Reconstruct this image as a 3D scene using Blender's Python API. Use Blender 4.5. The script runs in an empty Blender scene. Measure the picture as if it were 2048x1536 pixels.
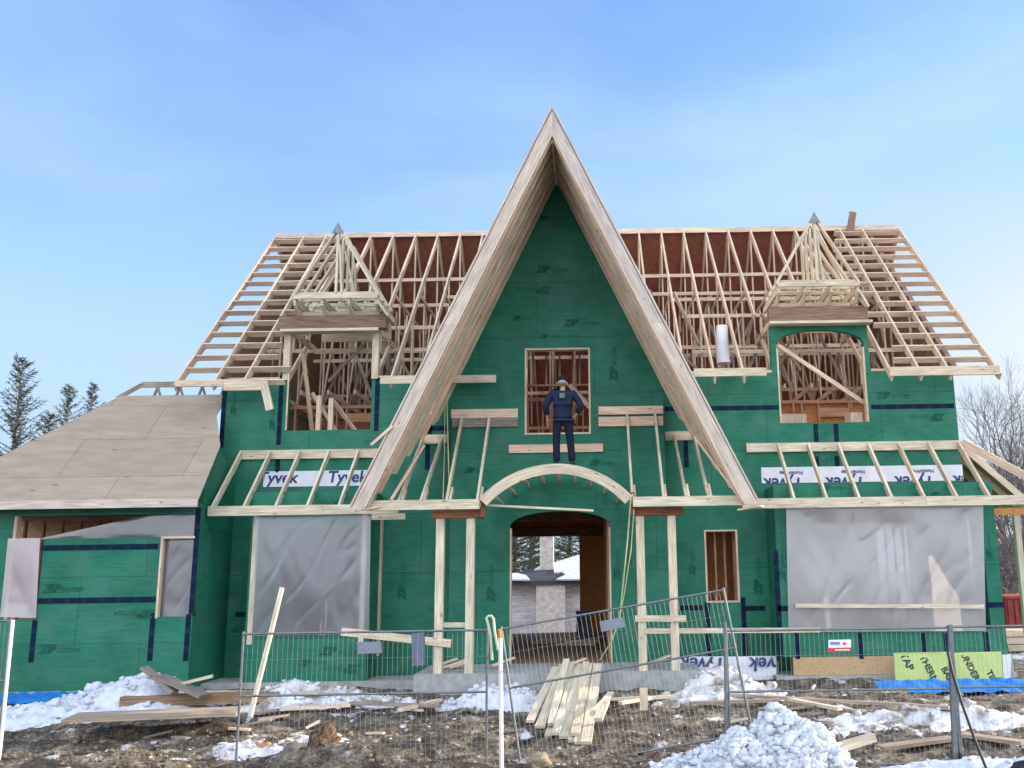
import bpy, bmesh, math, random
from mathutils import Vector, Matrix, noise
R = math.radians
C = bpy.context.scene.collection
S = bpy.context.scene
random.seed(7)

# ------------------------------------------------------------------ camera
F_PX, PITCH, ROLL, CX, CY, EYE = 1857.0, R(11.45), -0.0142, 1189.0, 768.0, 2.4
cam_d = bpy.data.cameras.new('camera')
cam = bpy.data.objects.new('camera', cam_d); C.objects.link(cam)
cam_d.sensor_fit = 'HORIZONTAL'; cam_d.sensor_width = 36.0
cam_d.lens = F_PX / 2048 * 36.0
cam_d.shift_x = -(CX - 1024) / 2048
cam_d.clip_start = 0.1; cam_d.clip_end = 2000
cam.matrix_world = Matrix.Translation((0, 0, EYE)) @ Matrix.Rotation(R(90) + PITCH, 4, 'X') @ Matrix.Rotation(ROLL, 4, 'Z')
S.camera = cam

# ------------------------------------------------------------------ sun, sky, exposure
SUN_AZ, SUN_EL = 72.0, 19.0            # azimuth measured from the view direction (+Y) to the right (+X)
sd = Vector((math.sin(R(SUN_AZ)) * math.cos(R(SUN_EL)), math.cos(R(SUN_AZ)) * math.cos(R(SUN_EL)), math.sin(R(SUN_EL))))
sun_d = bpy.data.lights.new('sun', 'SUN'); sun_d.energy = 3.6; sun_d.angle = R(0.5); sun_d.color = (1.0, 0.84, 0.66)
sun = bpy.data.objects.new('sun', sun_d); C.objects.link(sun)
sun.rotation_euler = (-sd).to_track_quat('-Z', 'Y').to_euler(); sun.location = (20, 20, 30)
W = bpy.data.worlds.new('World'); S.world = W; W.use_nodes = True
nt = W.node_tree; nt.nodes.clear()
def N(t, kind, **kw):
    n = t.nodes.new(kind)
    for k, v in kw.items(): setattr(n, k, v)
    return n
wo = N(nt, 'ShaderNodeOutputWorld'); bg = N(nt, 'ShaderNodeBackground'); bg.inputs['Strength'].default_value = 0.15
sky = N(nt, 'ShaderNodeTexSky', sky_type='NISHITA'); sky.sun_disc = False
sky.sun_elevation = R(SUN_EL); sky.sun_rotation = R(SUN_AZ); sky.air_density = 1.0; sky.dust_density = 0.2; sky.ozone_density = 3.2
tc = N(nt, 'ShaderNodeTexCoord')
mp = N(nt, 'ShaderNodeMapping'); mp.inputs['Scale'].default_value = (1.0, 1.0, 3.0); mp.inputs['Rotation'].default_value = (0, R(18), 0)
mp.inputs['Location'].default_value = (2.2, 0.4, 0.9)
nz = N(nt, 'ShaderNodeTexNoise'); nz.inputs['Scale'].default_value = 2.0; nz.inputs['Detail'].default_value = 7; nz.inputs['Roughness'].default_value = 0.5; nz.inputs['Distortion'].default_value = 0.4
L = nt.links.new
def mrange(sock, a, b, c, d, smooth=True):
    n = N(nt, 'ShaderNodeMapRange'); n.interpolation_type = 'SMOOTHSTEP' if smooth else 'LINEAR'
    for k, v in enumerate((a, b, c, d)): n.inputs[k + 1].default_value = v
    L(sock, n.inputs[0]); return n.outputs[0]
def mth(op, a, b):
    n = N(nt, 'ShaderNodeMath', operation=op); n.use_clamp = (op == 'ADD')
    for k, v in enumerate((a, b)):
        if isinstance(v, float): n.inputs[k].default_value = v
        else: L(v, n.inputs[k])
    return n.outputs[0]
sep = N(nt, 'ShaderNodeSeparateXYZ'); L(tc.outputs['Generated'], sep.inputs[0]); L(tc.outputs['Generated'], mp.inputs['Vector']); L(mp.outputs[0], nz.inputs['Vector'])
cloud = mrange(nz.outputs['Fac'], .40, .74, 0.0, 1.0)
low = mrange(sep.outputs['Z'], .52, .06, 0.0, .72)                       # thin veil of high cloud, denser low down
right = mrange(sep.outputs['X'], -.35, .55, .34, .75)
behind = mrange(sep.outputs['Y'], .15, -.45, 0.0, .88)                   # bright cloud added behind the camera to light the shaded facade
rl = mth('MULTIPLY', mrange(sep.outputs['X'], .18, .50, 0.0, .75), mrange(sep.outputs['Z'], .40, .20, 0.0, 1.0))
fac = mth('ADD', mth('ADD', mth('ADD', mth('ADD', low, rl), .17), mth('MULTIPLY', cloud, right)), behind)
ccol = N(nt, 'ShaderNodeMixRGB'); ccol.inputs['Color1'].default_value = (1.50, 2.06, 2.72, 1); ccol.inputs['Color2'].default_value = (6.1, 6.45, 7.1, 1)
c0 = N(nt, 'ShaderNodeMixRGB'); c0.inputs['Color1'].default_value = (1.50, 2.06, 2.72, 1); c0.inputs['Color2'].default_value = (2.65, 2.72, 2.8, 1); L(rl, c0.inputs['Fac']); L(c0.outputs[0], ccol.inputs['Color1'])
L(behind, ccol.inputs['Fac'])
hs = N(nt, 'ShaderNodeHueSaturation'); hs.inputs['Saturation'].default_value = 1.15; hs.inputs['Hue'].default_value = .512
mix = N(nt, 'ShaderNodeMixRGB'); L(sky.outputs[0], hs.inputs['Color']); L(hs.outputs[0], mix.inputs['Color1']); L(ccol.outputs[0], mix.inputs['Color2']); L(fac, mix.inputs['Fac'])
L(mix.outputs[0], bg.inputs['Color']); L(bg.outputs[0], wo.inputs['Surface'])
S.view_settings.view_transform = 'Standard'; S.view_settings.look = 'None'; S.view_settings.gamma = 1.0; S.view_settings.use_curve_mapping = False
S.view_settings.exposure = 1.35
S.cycles.max_bounces = 8; S.cycles.transparent_max_bounces = 12

# ------------------------------------------------------------------ picture point -> point in the place, at a known depth or height
_c, _s, _ca, _sa = math.cos(PITCH), math.sin(PITCH), math.cos(ROLL), math.sin(ROLL)
def ray(px, py):
    a, b = (px - CX) / F_PX, (CY - py) / F_PX
    return (a * _ca - b * _sa, _c - _s * (a * _sa + b * _ca), _s + _c * (a * _sa + b * _ca))
def at(px, py, Y):
    r = ray(px, py); t = Y / r[1]; return Vector((r[0] * t, Y, EYE + r[2] * t))
def atz(px, py, Z):
    r = ray(px, py); t = (Z - EYE) / r[2]; return Vector((r[0] * t, r[1] * t, Z))

# ------------------------------------------------------------------ mesh builder
class MB:
    def __init__(s): s.v = []; s.f = []; s.uv = []; s.t = []; s.marks = []
    def face(s, pts, uvs, t):
        i = len(s.v); s.v += [tuple(p) for p in pts]; s.f.append(tuple(range(i, i + len(pts)))); s.uv.append(uvs); s.t.append(t)
    def beam(s, p, q, w, h, up=(0, 0, 1), t=None):
        s.marks.append((len(s.v), len(s.f)))
        p, q = Vector(p), Vector(q); d = q - p; ln = d.length; d.normalize(); up = Vector(up)
        if abs(d.dot(up)) > 0.98: up = Vector((0, 1, 0))
        sd_ = d.cross(up).normalized(); u2 = sd_.cross(d).normalized()
        if t is None: t = random.random()
        o = random.random() * 40; o2 = random.random() * 40
        a, b = sd_ * w / 2, u2 * h / 2
        P = [p - a - b, p + a - b, p + a + b, p - a + b, q - a - b, q + a - b, q + a + b, q - a + b]
        for (i, j, k, l, dim, off) in ((0, 1, 5, 4, w, 0), (1, 2, 6, 5, h, 1.3), (2, 3, 7, 6, w, 2.1), (3, 0, 4, 7, h, 3.7)):
            s.face([P[i], P[j], P[k], P[l]], [(o, o2 + off), (o, o2 + off + dim), (o + ln, o2 + off + dim), (o + ln, o2 + off)], t)
        s.face([P[3], P[2], P[1], P[0]], [(o, o2), (o + .01, o2), (o + .01, o2 + h), (o, o2 + h)], t)
        s.face([P[4], P[5], P[6], P[7]], [(o, o2), (o + .01, o2), (o + .01, o2 + h), (o, o2 + h)], t)
        return s
    def box(s, x0, x1, y0, y1, z0, z1, t=None):
        dx, dy, dz = x1 - x0, y1 - y0, z1 - z0
        cx, cy, cz = (x0 + x1) / 2, (y0 + y1) / 2, (z0 + z1) / 2
        if dx >= dy and dx >= dz: s.beam((x0, cy, cz), (x1, cy, cz), dy, dz, (0, 0, 1), t)
        elif dz >= dy: s.beam((cx, cy, z0), (cx, cy, z1), dx, dy, (0, 1, 0), t)
        else: s.beam((cx, y0, cz), (cx, y1, cz), dx, dz, (0, 0, 1), t)
        return s
    def prism(s, pts, y0, y1, t=None):          # polygon in X,Z extruded along Y
        if t is None: t = random.random()
        n = len(pts); s.marks.append((len(s.v), len(s.f)))
        s.face([(x, y0, z) for x, z in pts], [(x, z) for x, z in pts], t)
        s.face([(x, y1, z) for x, z in reversed(pts)], [(x, z) for x, z in reversed(pts)], t)
        for i in range(n):
            (x, z), (x2, z2) = pts[i], pts[(i + 1) % n]
            s.face([(x2, y0, z2), (x, y0, z), (x, y1, z), (x2, y1, z2)], [(0, 0), (1, 0), (1, .1), (0, .1)], t)
        return s
    def prismx(s, pts, x0, x1, t=None):         # polygon in Y,Z extruded along X
        if t is None: t = random.random()
        n = len(pts); s.marks.append((len(s.v), len(s.f)))
        s.face([(x0, y, z) for y, z in pts], [(y, z) for y, z in pts], t)
        s.face([(x1, y, z) for y, z in reversed(pts)], [(y, z) for y, z in reversed(pts)], t)
        for i in range(n):
            (y, z), (y2, z2) = pts[i], pts[(i + 1) % n]
            ln = math.hypot(y2 - y, z2 - z)
            s.face([(x0, y2, z2), (x0, y, z), (x1, y, z), (x1, y2, z2)], [(0, ln), (0, 0), (x1 - x0, 0), (x1 - x0, ln)], t)
        return s
    def wall(s, x0, x1, z0, z1, y0, y1, holes=(), t=0.5):
        xs = sorted({x0, x1, *[v for h in holes for v in h[:2] if x0 < v < x1]}); zs = sorted({z0, z1, *[v for h in holes for v in h[2:4] if z0 < v < z1]})
        def solid(i, j):
            if i < 0 or j < 0 or i >= len(xs) - 1 or j >= len(zs) - 1: return False
            x, z = (xs[i] + xs[i + 1]) / 2, (zs[j] + zs[j + 1]) / 2
            return not any(h[0] < x < h[1] and h[2] < z < h[3] for h in holes)
        for i in range(len(xs) - 1):
            for j in range(len(zs) - 1):
                if not solid(i, j): continue
                a, b, c, d = xs[i], xs[i + 1], zs[j], zs[j + 1]
                u = [(a, c), (b, c), (b, d), (a, d)]
                s.face([(a, y0, c), (b, y0, c), (b, y0, d), (a, y0, d)], u, t); s.face([(b, y1, c), (a, y1, c), (a, y1, d), (b, y1, d)], u, t)
                e = [(0, 0), (1, 0), (1, .1), (0, .1)]
                if not solid(i - 1, j): s.face([(a, y1, c), (a, y0, c), (a, y0, d), (a, y1, d)], e, t)
                if not solid(i + 1, j): s.face([(b, y0, c), (b, y1, c), (b, y1, d), (b, y0, d)], e, t)
                if not solid(i, j - 1): s.face([(a, y1, c), (b, y1, c), (b, y0, c), (a, y0, c)], e, t)
                if not solid(i, j + 1): s.face([(a, y0, d), (b, y0, d), (b, y1, d), (a, y1, d)], e, t)
        return s
    def tube(s, pts, r, n=8, t=None, r1=None, caps=True):
        if t is None: t = random.random()
        pts = [Vector(p) for p in pts]; rings = []; m = len(pts); prev = None
        for i, p in enumerate(pts):
            d = (pts[min(i + 1, m - 1)] - pts[max(i - 1, 0)]).normalized()
            a = d.cross(Vector((0, 0, 1)) if abs(d.z) < .9 else Vector((0, 1, 0))).normalized()
            if prev is not None:
                a = (prev - d * prev.dot(d)).normalized()
            prev = a; b = d.cross(a)
            rr = r if r1 is None else r + (r1 - r) * i / (m - 1)
            rings.append([p + (a * math.cos(2 * math.pi * k / n) + b * math.sin(2 * math.pi * k / n)) * rr for k in range(n)])
        base = len(s.v)
        for rg in rings: s.v += [tuple(q) for q in rg]
        for i in range(m - 1):
            for k in range(n):
                k2 = (k + 1) % n
                s.f.append((base + i * n + k, base + i * n + k2, base + (i + 1) * n + k2, base + (i + 1) * n + k))
                s.uv.append([(i * .3, k / n), (i * .3, (k + 1) / n), (i * .3 + .3, (k + 1) / n), (i * .3 + .3, k / n)]); s.t.append(t)
        if caps:
            s.face(list(reversed(rings[0])), [(0, 0)] * n, t); s.face(rings[-1], [(0, 0)] * n, t)
        return s
    def grid(s, fn, nu, nv, t=0.5, uvs=None):
        base = len(s.v)
        for j in range(nv + 1):
            for i in range(nu + 1): s.v.append(tuple(fn(i / nu, j / nv)))
        for j in range(nv):
            for i in range(nu):
                a = base + j * (nu + 1) + i
                s.f.append((a, a + 1, a + nu + 2, a + nu + 1)); s.t.append(t)
                s.uv.append([(i / nu, j / nv), ((i + 1) / nu, j / nv), ((i + 1) / nu, (j + 1) / nv), (i / nu, (j + 1) / nv)])
        return s
    def mesh(s, name, mats, smooth=False, origin=(0, 0, 0)):
        me = bpy.data.meshes.new(name); o = origin
        me.from_pydata([(x - o[0], y - o[1], z - o[2]) for x, y, z in s.v], [], s.f)
        uvl = me.uv_layers.new(name='UVMap'); flat = []
        for u in s.uv:
            for q in u: flat += [q[0], q[1]]
        uvl.data.foreach_set('uv', flat)
        at_ = me.attributes.new('tint', 'FLOAT', 'FACE'); at_.data.foreach_set('value', s.t)
        me.materials.append(mats)
        if smooth: me.polygons.foreach_set('use_smooth', [True] * len(me.polygons))
        me.update(); return me

def tag(o, label=None, cat=None, group=None, kind=None):
    if label: o['label'] = label
    if cat: o['category'] = cat
    if group: o['group'] = group
    if kind: o['kind'] = kind
    return o
def thing(name, loc, label, cat, group=None):
    o = bpy.data.objects.new(name, None); C.objects.link(o); o.location = loc; o.empty_display_size = .3
    return tag(o, label, cat, group)
def part(name, mb, mat, parent, label=None, smooth=False, origin=(0, 0, 0)):
    o = bpy.data.objects.new(name, mb.mesh(name, mat, smooth)); C.objects.link(o)
    o.parent = parent
    if parent.parent is None: o.location = -parent.location
    if label: o['label'] = label
    return o
def split_part(name, mb, mat, parent):
    mk = mb.marks + [(len(mb.v), len(mb.f))]; out = []
    for (v0, f0), (v1, f1) in zip(mk, mk[1:]):
        m_ = MB(); m_.v = mb.v[v0:v1]; m_.f = [tuple(i - v0 for i in f_) for f_ in mb.f[f0:f1]]; m_.uv = mb.uv[f0:f1]; m_.t = mb.t[f0:f1]
        out.append(part(name, m_, mat, parent))
    return out
def single(name, mb, mat, label, cat, group=None, smooth=False):
    xs = [v[0] for v in mb.v]; ys = [v[1] for v in mb.v]; zs = [v[2] for v in mb.v]
    org = ((min(xs) + max(xs)) / 2, (min(ys) + max(ys)) / 2, min(zs))
    o = bpy.data.objects.new(name, mb.mesh(name, mat, smooth, org)); C.objects.link(o); o.location = org
    return tag(o, label, cat, group)
def copy_part(o, dx=0, dy=0, dz=0):
    c = o.copy(); C.objects.link(c); c.location = o.location + Vector((dx, dy, dz)); return c

# ------------------------------------------------------------------ materials
def newmat(name):
    m = bpy.data.materials.new(name); m.use_nodes = True; t = m.node_tree
    return m, t, t.nodes['Principled BSDF']
def ramp(t, stops, interp='LINEAR'):
    r = N(t, 'ShaderNodeValToRGB'); cr = r.color_ramp; cr.interpolation = interp
    while len(cr.elements) < len(stops): cr.elements.new(0.5)
    for e, (p, c) in zip(cr.elements, stops): e.position = p; e.color = (*c, 1) if len(c) == 3 else c
    return r
def wood(name, cols, grain=0.75, knots=True, rough=0.75):
    m, t, b = newmat(name); l = t.links.new
    uv = N(t, 'ShaderNodeUVMap'); uv.uv_map = 'UVMap'; at_ = N(t, 'ShaderNodeAttribute', attribute_name='tint')
    r = ramp(t, [(i / (len(cols) - 1), c) for i, c in enumerate(cols)]); l(at_.outputs['Fac'], r.inputs[0])
    m1 = N(t, 'ShaderNodeMapping'); m1.inputs['Scale'].default_value = (2.2, 42, 1); l(uv.outputs[0], m1.inputs[0])
    n1 = N(t, 'ShaderNodeTexNoise'); n1.inputs['Scale'].default_value = 1.0; n1.inputs['Detail'].default_value = 5; n1.inputs['Distortion'].default_value = 0.6; l(m1.outputs[0], n1.inputs['Vector'])
    m2 = N(t, 'ShaderNodeMapping'); m2.inputs['Scale'].default_value = (0.9, 3, 1); l(uv.outputs[0], m2.inputs[0])
    n2 = N(t, 'ShaderNodeTexNoise'); n2.inputs['Scale'].default_value = 1.6; n2.inputs['Detail'].default_value = 4; l(m2.outputs[0], n2.inputs['Vector'])
    g = ramp(t, [(0.3, (grain * .82, grain * .76, grain * .68)), (0.62, (1, 1, 1))]); l(n1.outputs['Fac'], g.inputs[0])
    g2 = ramp(t, [(0.28, (.66, .66, .7)), (0.62, (1, 1, 1))]); l(n2.outputs['Fac'], g2.inputs[0])
    x1 = N(t, 'ShaderNodeMixRGB', blend_type='MULTIPLY'); x1.inputs[0].default_value = 1; l(r.outputs[0], x1.inputs[1]); l(g.outputs[0], x1.inputs[2])
    x2 = N(t, 'ShaderNodeMixRGB', blend_type='MULTIPLY'); x2.inputs[0].default_value = .8; l(x1.outputs[0], x2.inputs[1]); l(g2.outputs[0], x2.inputs[2])
    out = x2
    if knots:
        m3 = N(t, 'ShaderNodeMapping'); m3.inputs['Scale'].default_value = (2.4, 7.5, 1); l(uv.outputs[0], m3.inputs[0])
        vo = N(t, 'ShaderNodeTexVoronoi'); vo.inputs['Scale'].default_value = 1.0; l(m3.outputs[0], vo.inputs['Vector'])
        k = ramp(t, [(0.05, (.32, .2, .12)), (0.13, (1, 1, 1))]); l(vo.outputs['Distance'], k.inputs[0])
        x3 = N(t, 'ShaderNodeMixRGB', blend_type='MULTIPLY'); x3.inputs[0].default_value = .8; l(x2.outputs[0], x3.inputs[1]); l(k.outputs[0], x3.inputs[2]); out = x3
    l(out.outputs[0], b.inputs['Base Color']); b.inputs['Roughness'].default_value = rough
    b.inputs['Specular IOR Level'].default_value = 0.25
    bp = N(t, 'ShaderNodeBump'); bp.inputs['Strength'].default_value = .25; bp.inputs['Distance'].default_value = .004; l(n1.outputs['Fac'], bp.inputs['Height']); l(bp.outputs[0], b.inputs['Normal'])
    return m
def noisy(name, stops, scale=4, rough=0.8, detail=6, bump=0.0, metal=0, coord='Object', stretch=(1, 1, 1), spec=0.3, bdist=.02):
    m, t, b = newmat(name); l = t.links.new
    tc = N(t, 'ShaderNodeTexCoord'); mp = N(t, 'ShaderNodeMapping'); mp.inputs['Scale'].default_value = stretch
    l(tc.outputs[coord], mp.inputs[0])
    n = N(t, 'ShaderNodeTexNoise'); n.inputs['Scale'].default_value = scale; n.inputs['Detail'].default_value = detail; n.inputs['Roughness'].default_value = .62; l(mp.outputs[0], n.inputs['Vector'])
    r = ramp(t, stops); l(n.outputs['Fac'], r.inputs[0]); l(r.outputs[0], b.inputs['Base Color'])
    b.inputs['Roughness'].default_value = rough; b.inputs['Metallic'].default_value = metal; b.inputs['Specular IOR Level'].default_value = spec
    if bump:
        bp = N(t, 'ShaderNodeBump'); bp.inputs['Strength'].default_value = bump; bp.inputs['Distance'].default_value = bdist; l(n.outputs['Fac'], bp.inputs['Height']); l(bp.outputs[0], b.inputs['Normal'])
    return m
M = {}
M['new'] = wood('new_lumber', [(.73, .65, .49), (.77, .71, .57), (.69, .62, .48), (.75, .64, .49), (.73, .68, .55)])
M['truss'] = wood('truss_lumber', [(.74, .60, .45), (.78, .66, .52), (.68, .57, .45), (.75, .57, .43)], grain=.82)
M['grey'] = wood('weathered_lumber', [(.36, .31, .27), (.44, .36, .29), (.30, .27, .25), (.40, .33, .28)], grain=.6)
M['gable'] = wood('gable_lumber', [(.84, .64, .50), (.88, .71, .56), (.80, .63, .52), (.86, .62, .47)], grain=.86)
M['barge'] = wood('barge_board', [(.68, .60, .54), (.73, .63, .55), (.63, .57, .54)], grain=.78)
M['brown'] = wood('brown_beam', [(.22, .085, .045), (.30, .13, .07), (.17, .07, .04)], grain=.6, knots=False)
M['litrafter'] = wood('lit_rafter', [(.90, .66, .47), (.92, .71, .52), (.87, .62, .46)], grain=.92)  # light on the gable underside put into the colour of these rafters
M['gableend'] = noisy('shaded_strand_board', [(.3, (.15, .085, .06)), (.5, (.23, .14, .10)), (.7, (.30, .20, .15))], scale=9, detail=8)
M['tanbeam'] = wood('laminated_beam', [(.34, .23, .15), (.40, .28, .19)], grain=.6, knots=False)
M['header'] = wood('dark_header', [(.27, .18, .135), (.33, .22, .16), (.22, .155, .125)], grain=.5, knots=False)
M['inner'] = wood('inner_stud', [(.66, .36, .22), (.70, .42, .28), (.58, .32, .20), (.66, .42, .29)], grain=.8, knots=False)
M['osb'] = noisy('strand_board', [(.3, (.36, .15, .06)), (.5, (.56, .26, .10)), (.7, (.64, .36, .17))], scale=14, detail=8, stretch=(1, 1, 2))
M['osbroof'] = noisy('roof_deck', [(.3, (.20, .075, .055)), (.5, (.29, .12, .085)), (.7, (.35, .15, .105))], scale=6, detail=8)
M['osbgold'] = noisy('strand_board_pale', [(.3, (.33, .22, .11)), (.45, (.50, .36, .2)), (.62, (.42, .27, .14)), (.75, (.6, .47, .3))], scale=9, detail=10, stretch=(1, 1, 2.5))
M['floor'] = noisy('subfloor', [(.3, (.20, .13, .08)), (.6, (.34, .23, .14)), (.75, (.42, .32, .22))], scale=6)
M['snow'] = noisy('snow', [(.30, (.40, .44, .52)), (.5, (.55, .58, .65)), (.7, (.66, .68, .73))], scale=7, rough=.65, bump=.5, detail=8, bdist=.03)
M['dirtysnow'] = noisy('dirty_snow', [(.36, (.22, .18, .15)), (.46, (.50, .49, .50)), (.58, (.66, .68, .73)), (.72, (.76, .78, .82))], scale=3.2, rough=.7, bump=.6, detail=9, bdist=.03)
M['concrete'] = noisy('concrete', [(.3, (.24, .25, .26)), (.6, (.38, .39, .40)), (.75, (.46, .46, .46))], scale=5, bump=.3)
M['galv'] = noisy('galvanised_steel', [(.3, (.13, .15, .165)), (.7, (.23, .25, .27))], scale=12, rough=.45, metal=.6)
M['wire'] = noisy('galvanised_wire', [(.3, (.20, .23, .235)), (.7, (.30, .33, .335))], scale=12, rough=.5, metal=.35)
M['darksteel'] = noisy('dark_steel', [(.3, (.05, .055, .06)), (.7, (.11, .12, .13))], scale=10, rough=.5, metal=.6)
M['whitewood'] = noisy('white_painted_wood', [(.3, (.60, .58, .54)), (.6, (.74, .72, .68))], scale=6, stretch=(6, 6, .6))
M['orange'] = noisy('orange_paint', [(.3, (.5, .16, .04)), (.7, (.62, .26, .08))], scale=9)
M['membrane'] = noisy('house_wrap', [(.3, (.62, .66, .76)), (.7, (.78, .80, .86))], scale=3, rough=.5)
M['wrapink'] = noisy('wrap_print', [(.3, (.03, .06, .17)), (.7, (.05, .08, .2))], scale=8)
M['zipink'] = noisy('sheathing_print', [(.36, (.009, .078, .052)), (.66, (.016, .118, .078))], scale=6, spec=.2)
M['bluetarp'] = noisy('blue_tarp', [(.3, (.01, .12, .42)), (.7, (.02, .2, .58))], scale=5, rough=.45)
M['limeboard'] = noisy('lime_board', [(.3, (.34, .45, .15)), (.7, (.43, .52, .20))], scale=3, rough=.55)
M['blackink'] = noisy('black_print', [(.3, (.02, .03, .025)), (.7, (.05, .06, .05))], scale=8)
M['black'] = noisy('black_rubber', [(.3, (.012, .012, .014)), (.7, (.03, .03, .034))], scale=8, rough=.5)
M['plate'] = noisy('grey_sign_plate', [(.3, (.17, .2, .25)), (.7, (.24, .27, .32))], scale=6, rough=.5)
M['signwhite'] = noisy('sign_white', [(.3, (.72, .72, .74)), (.7, (.82, .82, .83))], scale=6, rough=.4)
M['signred'] = noisy('sign_red', [(.3, (.5, .03, .05)), (.7, (.62, .05, .07))], scale=6, rough=.4)
M['signblue'] = noisy('sign_blue', [(.3, (.12, .2, .42)), (.7, (.18, .27, .5))], scale=6, rough=.4)
M['rope'] = noisy('yellow_rope', [(.3, (.34, .34, .17)), (.7, (.48, .47, .27))], scale=30)
M['paleplastic'] = noisy('pale_green_hose', [(.3, (.38, .48, .31)), (.7, (.50, .58, .42))], scale=10, rough=.4)
M['sono'] = noisy('blue_grey_pipe', [(.3, (.10, .13, .19)), (.7, (.16, .19, .26))], scale=9, rough=.55)
M['red'] = noisy('red_paint', [(.3, (.20, .035, .035)), (.7, (.34, .07, .06))], scale=4)
M['rock'] = noisy('stone', [(.3, (.16, .13, .10)), (.5, (.30, .24, .17)), (.7, (.42, .34, .24))], scale=6, bump=.5)
M['stump'] = noisy('split_stump', [(.38, (.03, .02, .014)), (.52, (.11, .068, .04)), (.68, (.24, .16, .09))], scale=10, bump=.8, stretch=(3, 3, .8), detail=9)
M['bark'] = noisy('bark', [(.3, (.09, .075, .065)), (.7, (.20, .17, .15))], scale=9, bump=.5, stretch=(3, 3, .6))
M['twig'] = noisy('twigs', [(.3, (.10, .085, .085)), (.7, (.17, .15, .145))], scale=3)
M['needle'] = noisy('needles', [(.3, (.020, .035, .022)), (.5, (.05, .065, .03)), (.7, (.09, .095, .045))], scale=1.4, rough=.7)
M['needleblue'] = noisy('needles_bluish', [(.3, (.022, .038, .03)), (.5, (.05, .062, .044)), (.7, (.10, .095, .065))], scale=1.1, rough=.7)  # slightly bluer needle tone, used on the tallest conifer
M['grass'] = noisy('dead_grass', [(.3, (.20, .15, .08)), (.7, (.40, .32, .18))], scale=3)
M['navy'] = noisy('navy_cloth', [(.3, (.003, .008, .028)), (.7, (.007, .017, .05))], scale=9, rough=.8, bump=.3)
M['jeans'] = noisy('dark_trousers', [(.3, (.003, .005, .022)), (.7, (.006, .009, .035))], scale=9, rough=.85, bump=.3)
M['skin'] = noisy('skin', [(.3, (.40, .23, .16)), (.7, (.48, .29, .21))], scale=8, rough=.55)
M['hair'] = noisy('hair', [(.3, (.015, .012, .012)), (.7, (.03, .025, .022))], scale=20)
M['greyhair'] = noisy('grey_hair', [(.3, (.22, .22, .21)), (.7, (.36, .35, .33))], scale=30)
M['patch'] = noisy('pale_patch', [(.3, (.09, .12, .11)), (.7, (.16, .2, .18))], scale=20)
M['siding'] = noisy('stone_siding', [(.34, (.34, .35, .39)), (.5, (.50, .50, .53)), (.66, (.62, .61, .62))], scale=1.0, stretch=(2.2, 2.2, 11), detail=5)
M['stonechim'] = noisy('chimney_stone', [(.34, (.38, .36, .37)), (.5, (.52, .48, .46)), (.66, (.64, .59, .55))], scale=1.2, stretch=(4, 4, 7), detail=5)
M['shingle'] = noisy('dark_shingle', [(.3, (.035, .037, .045)), (.7, (.075, .075, .085))], scale=3, stretch=(1, 4, 4))

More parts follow.
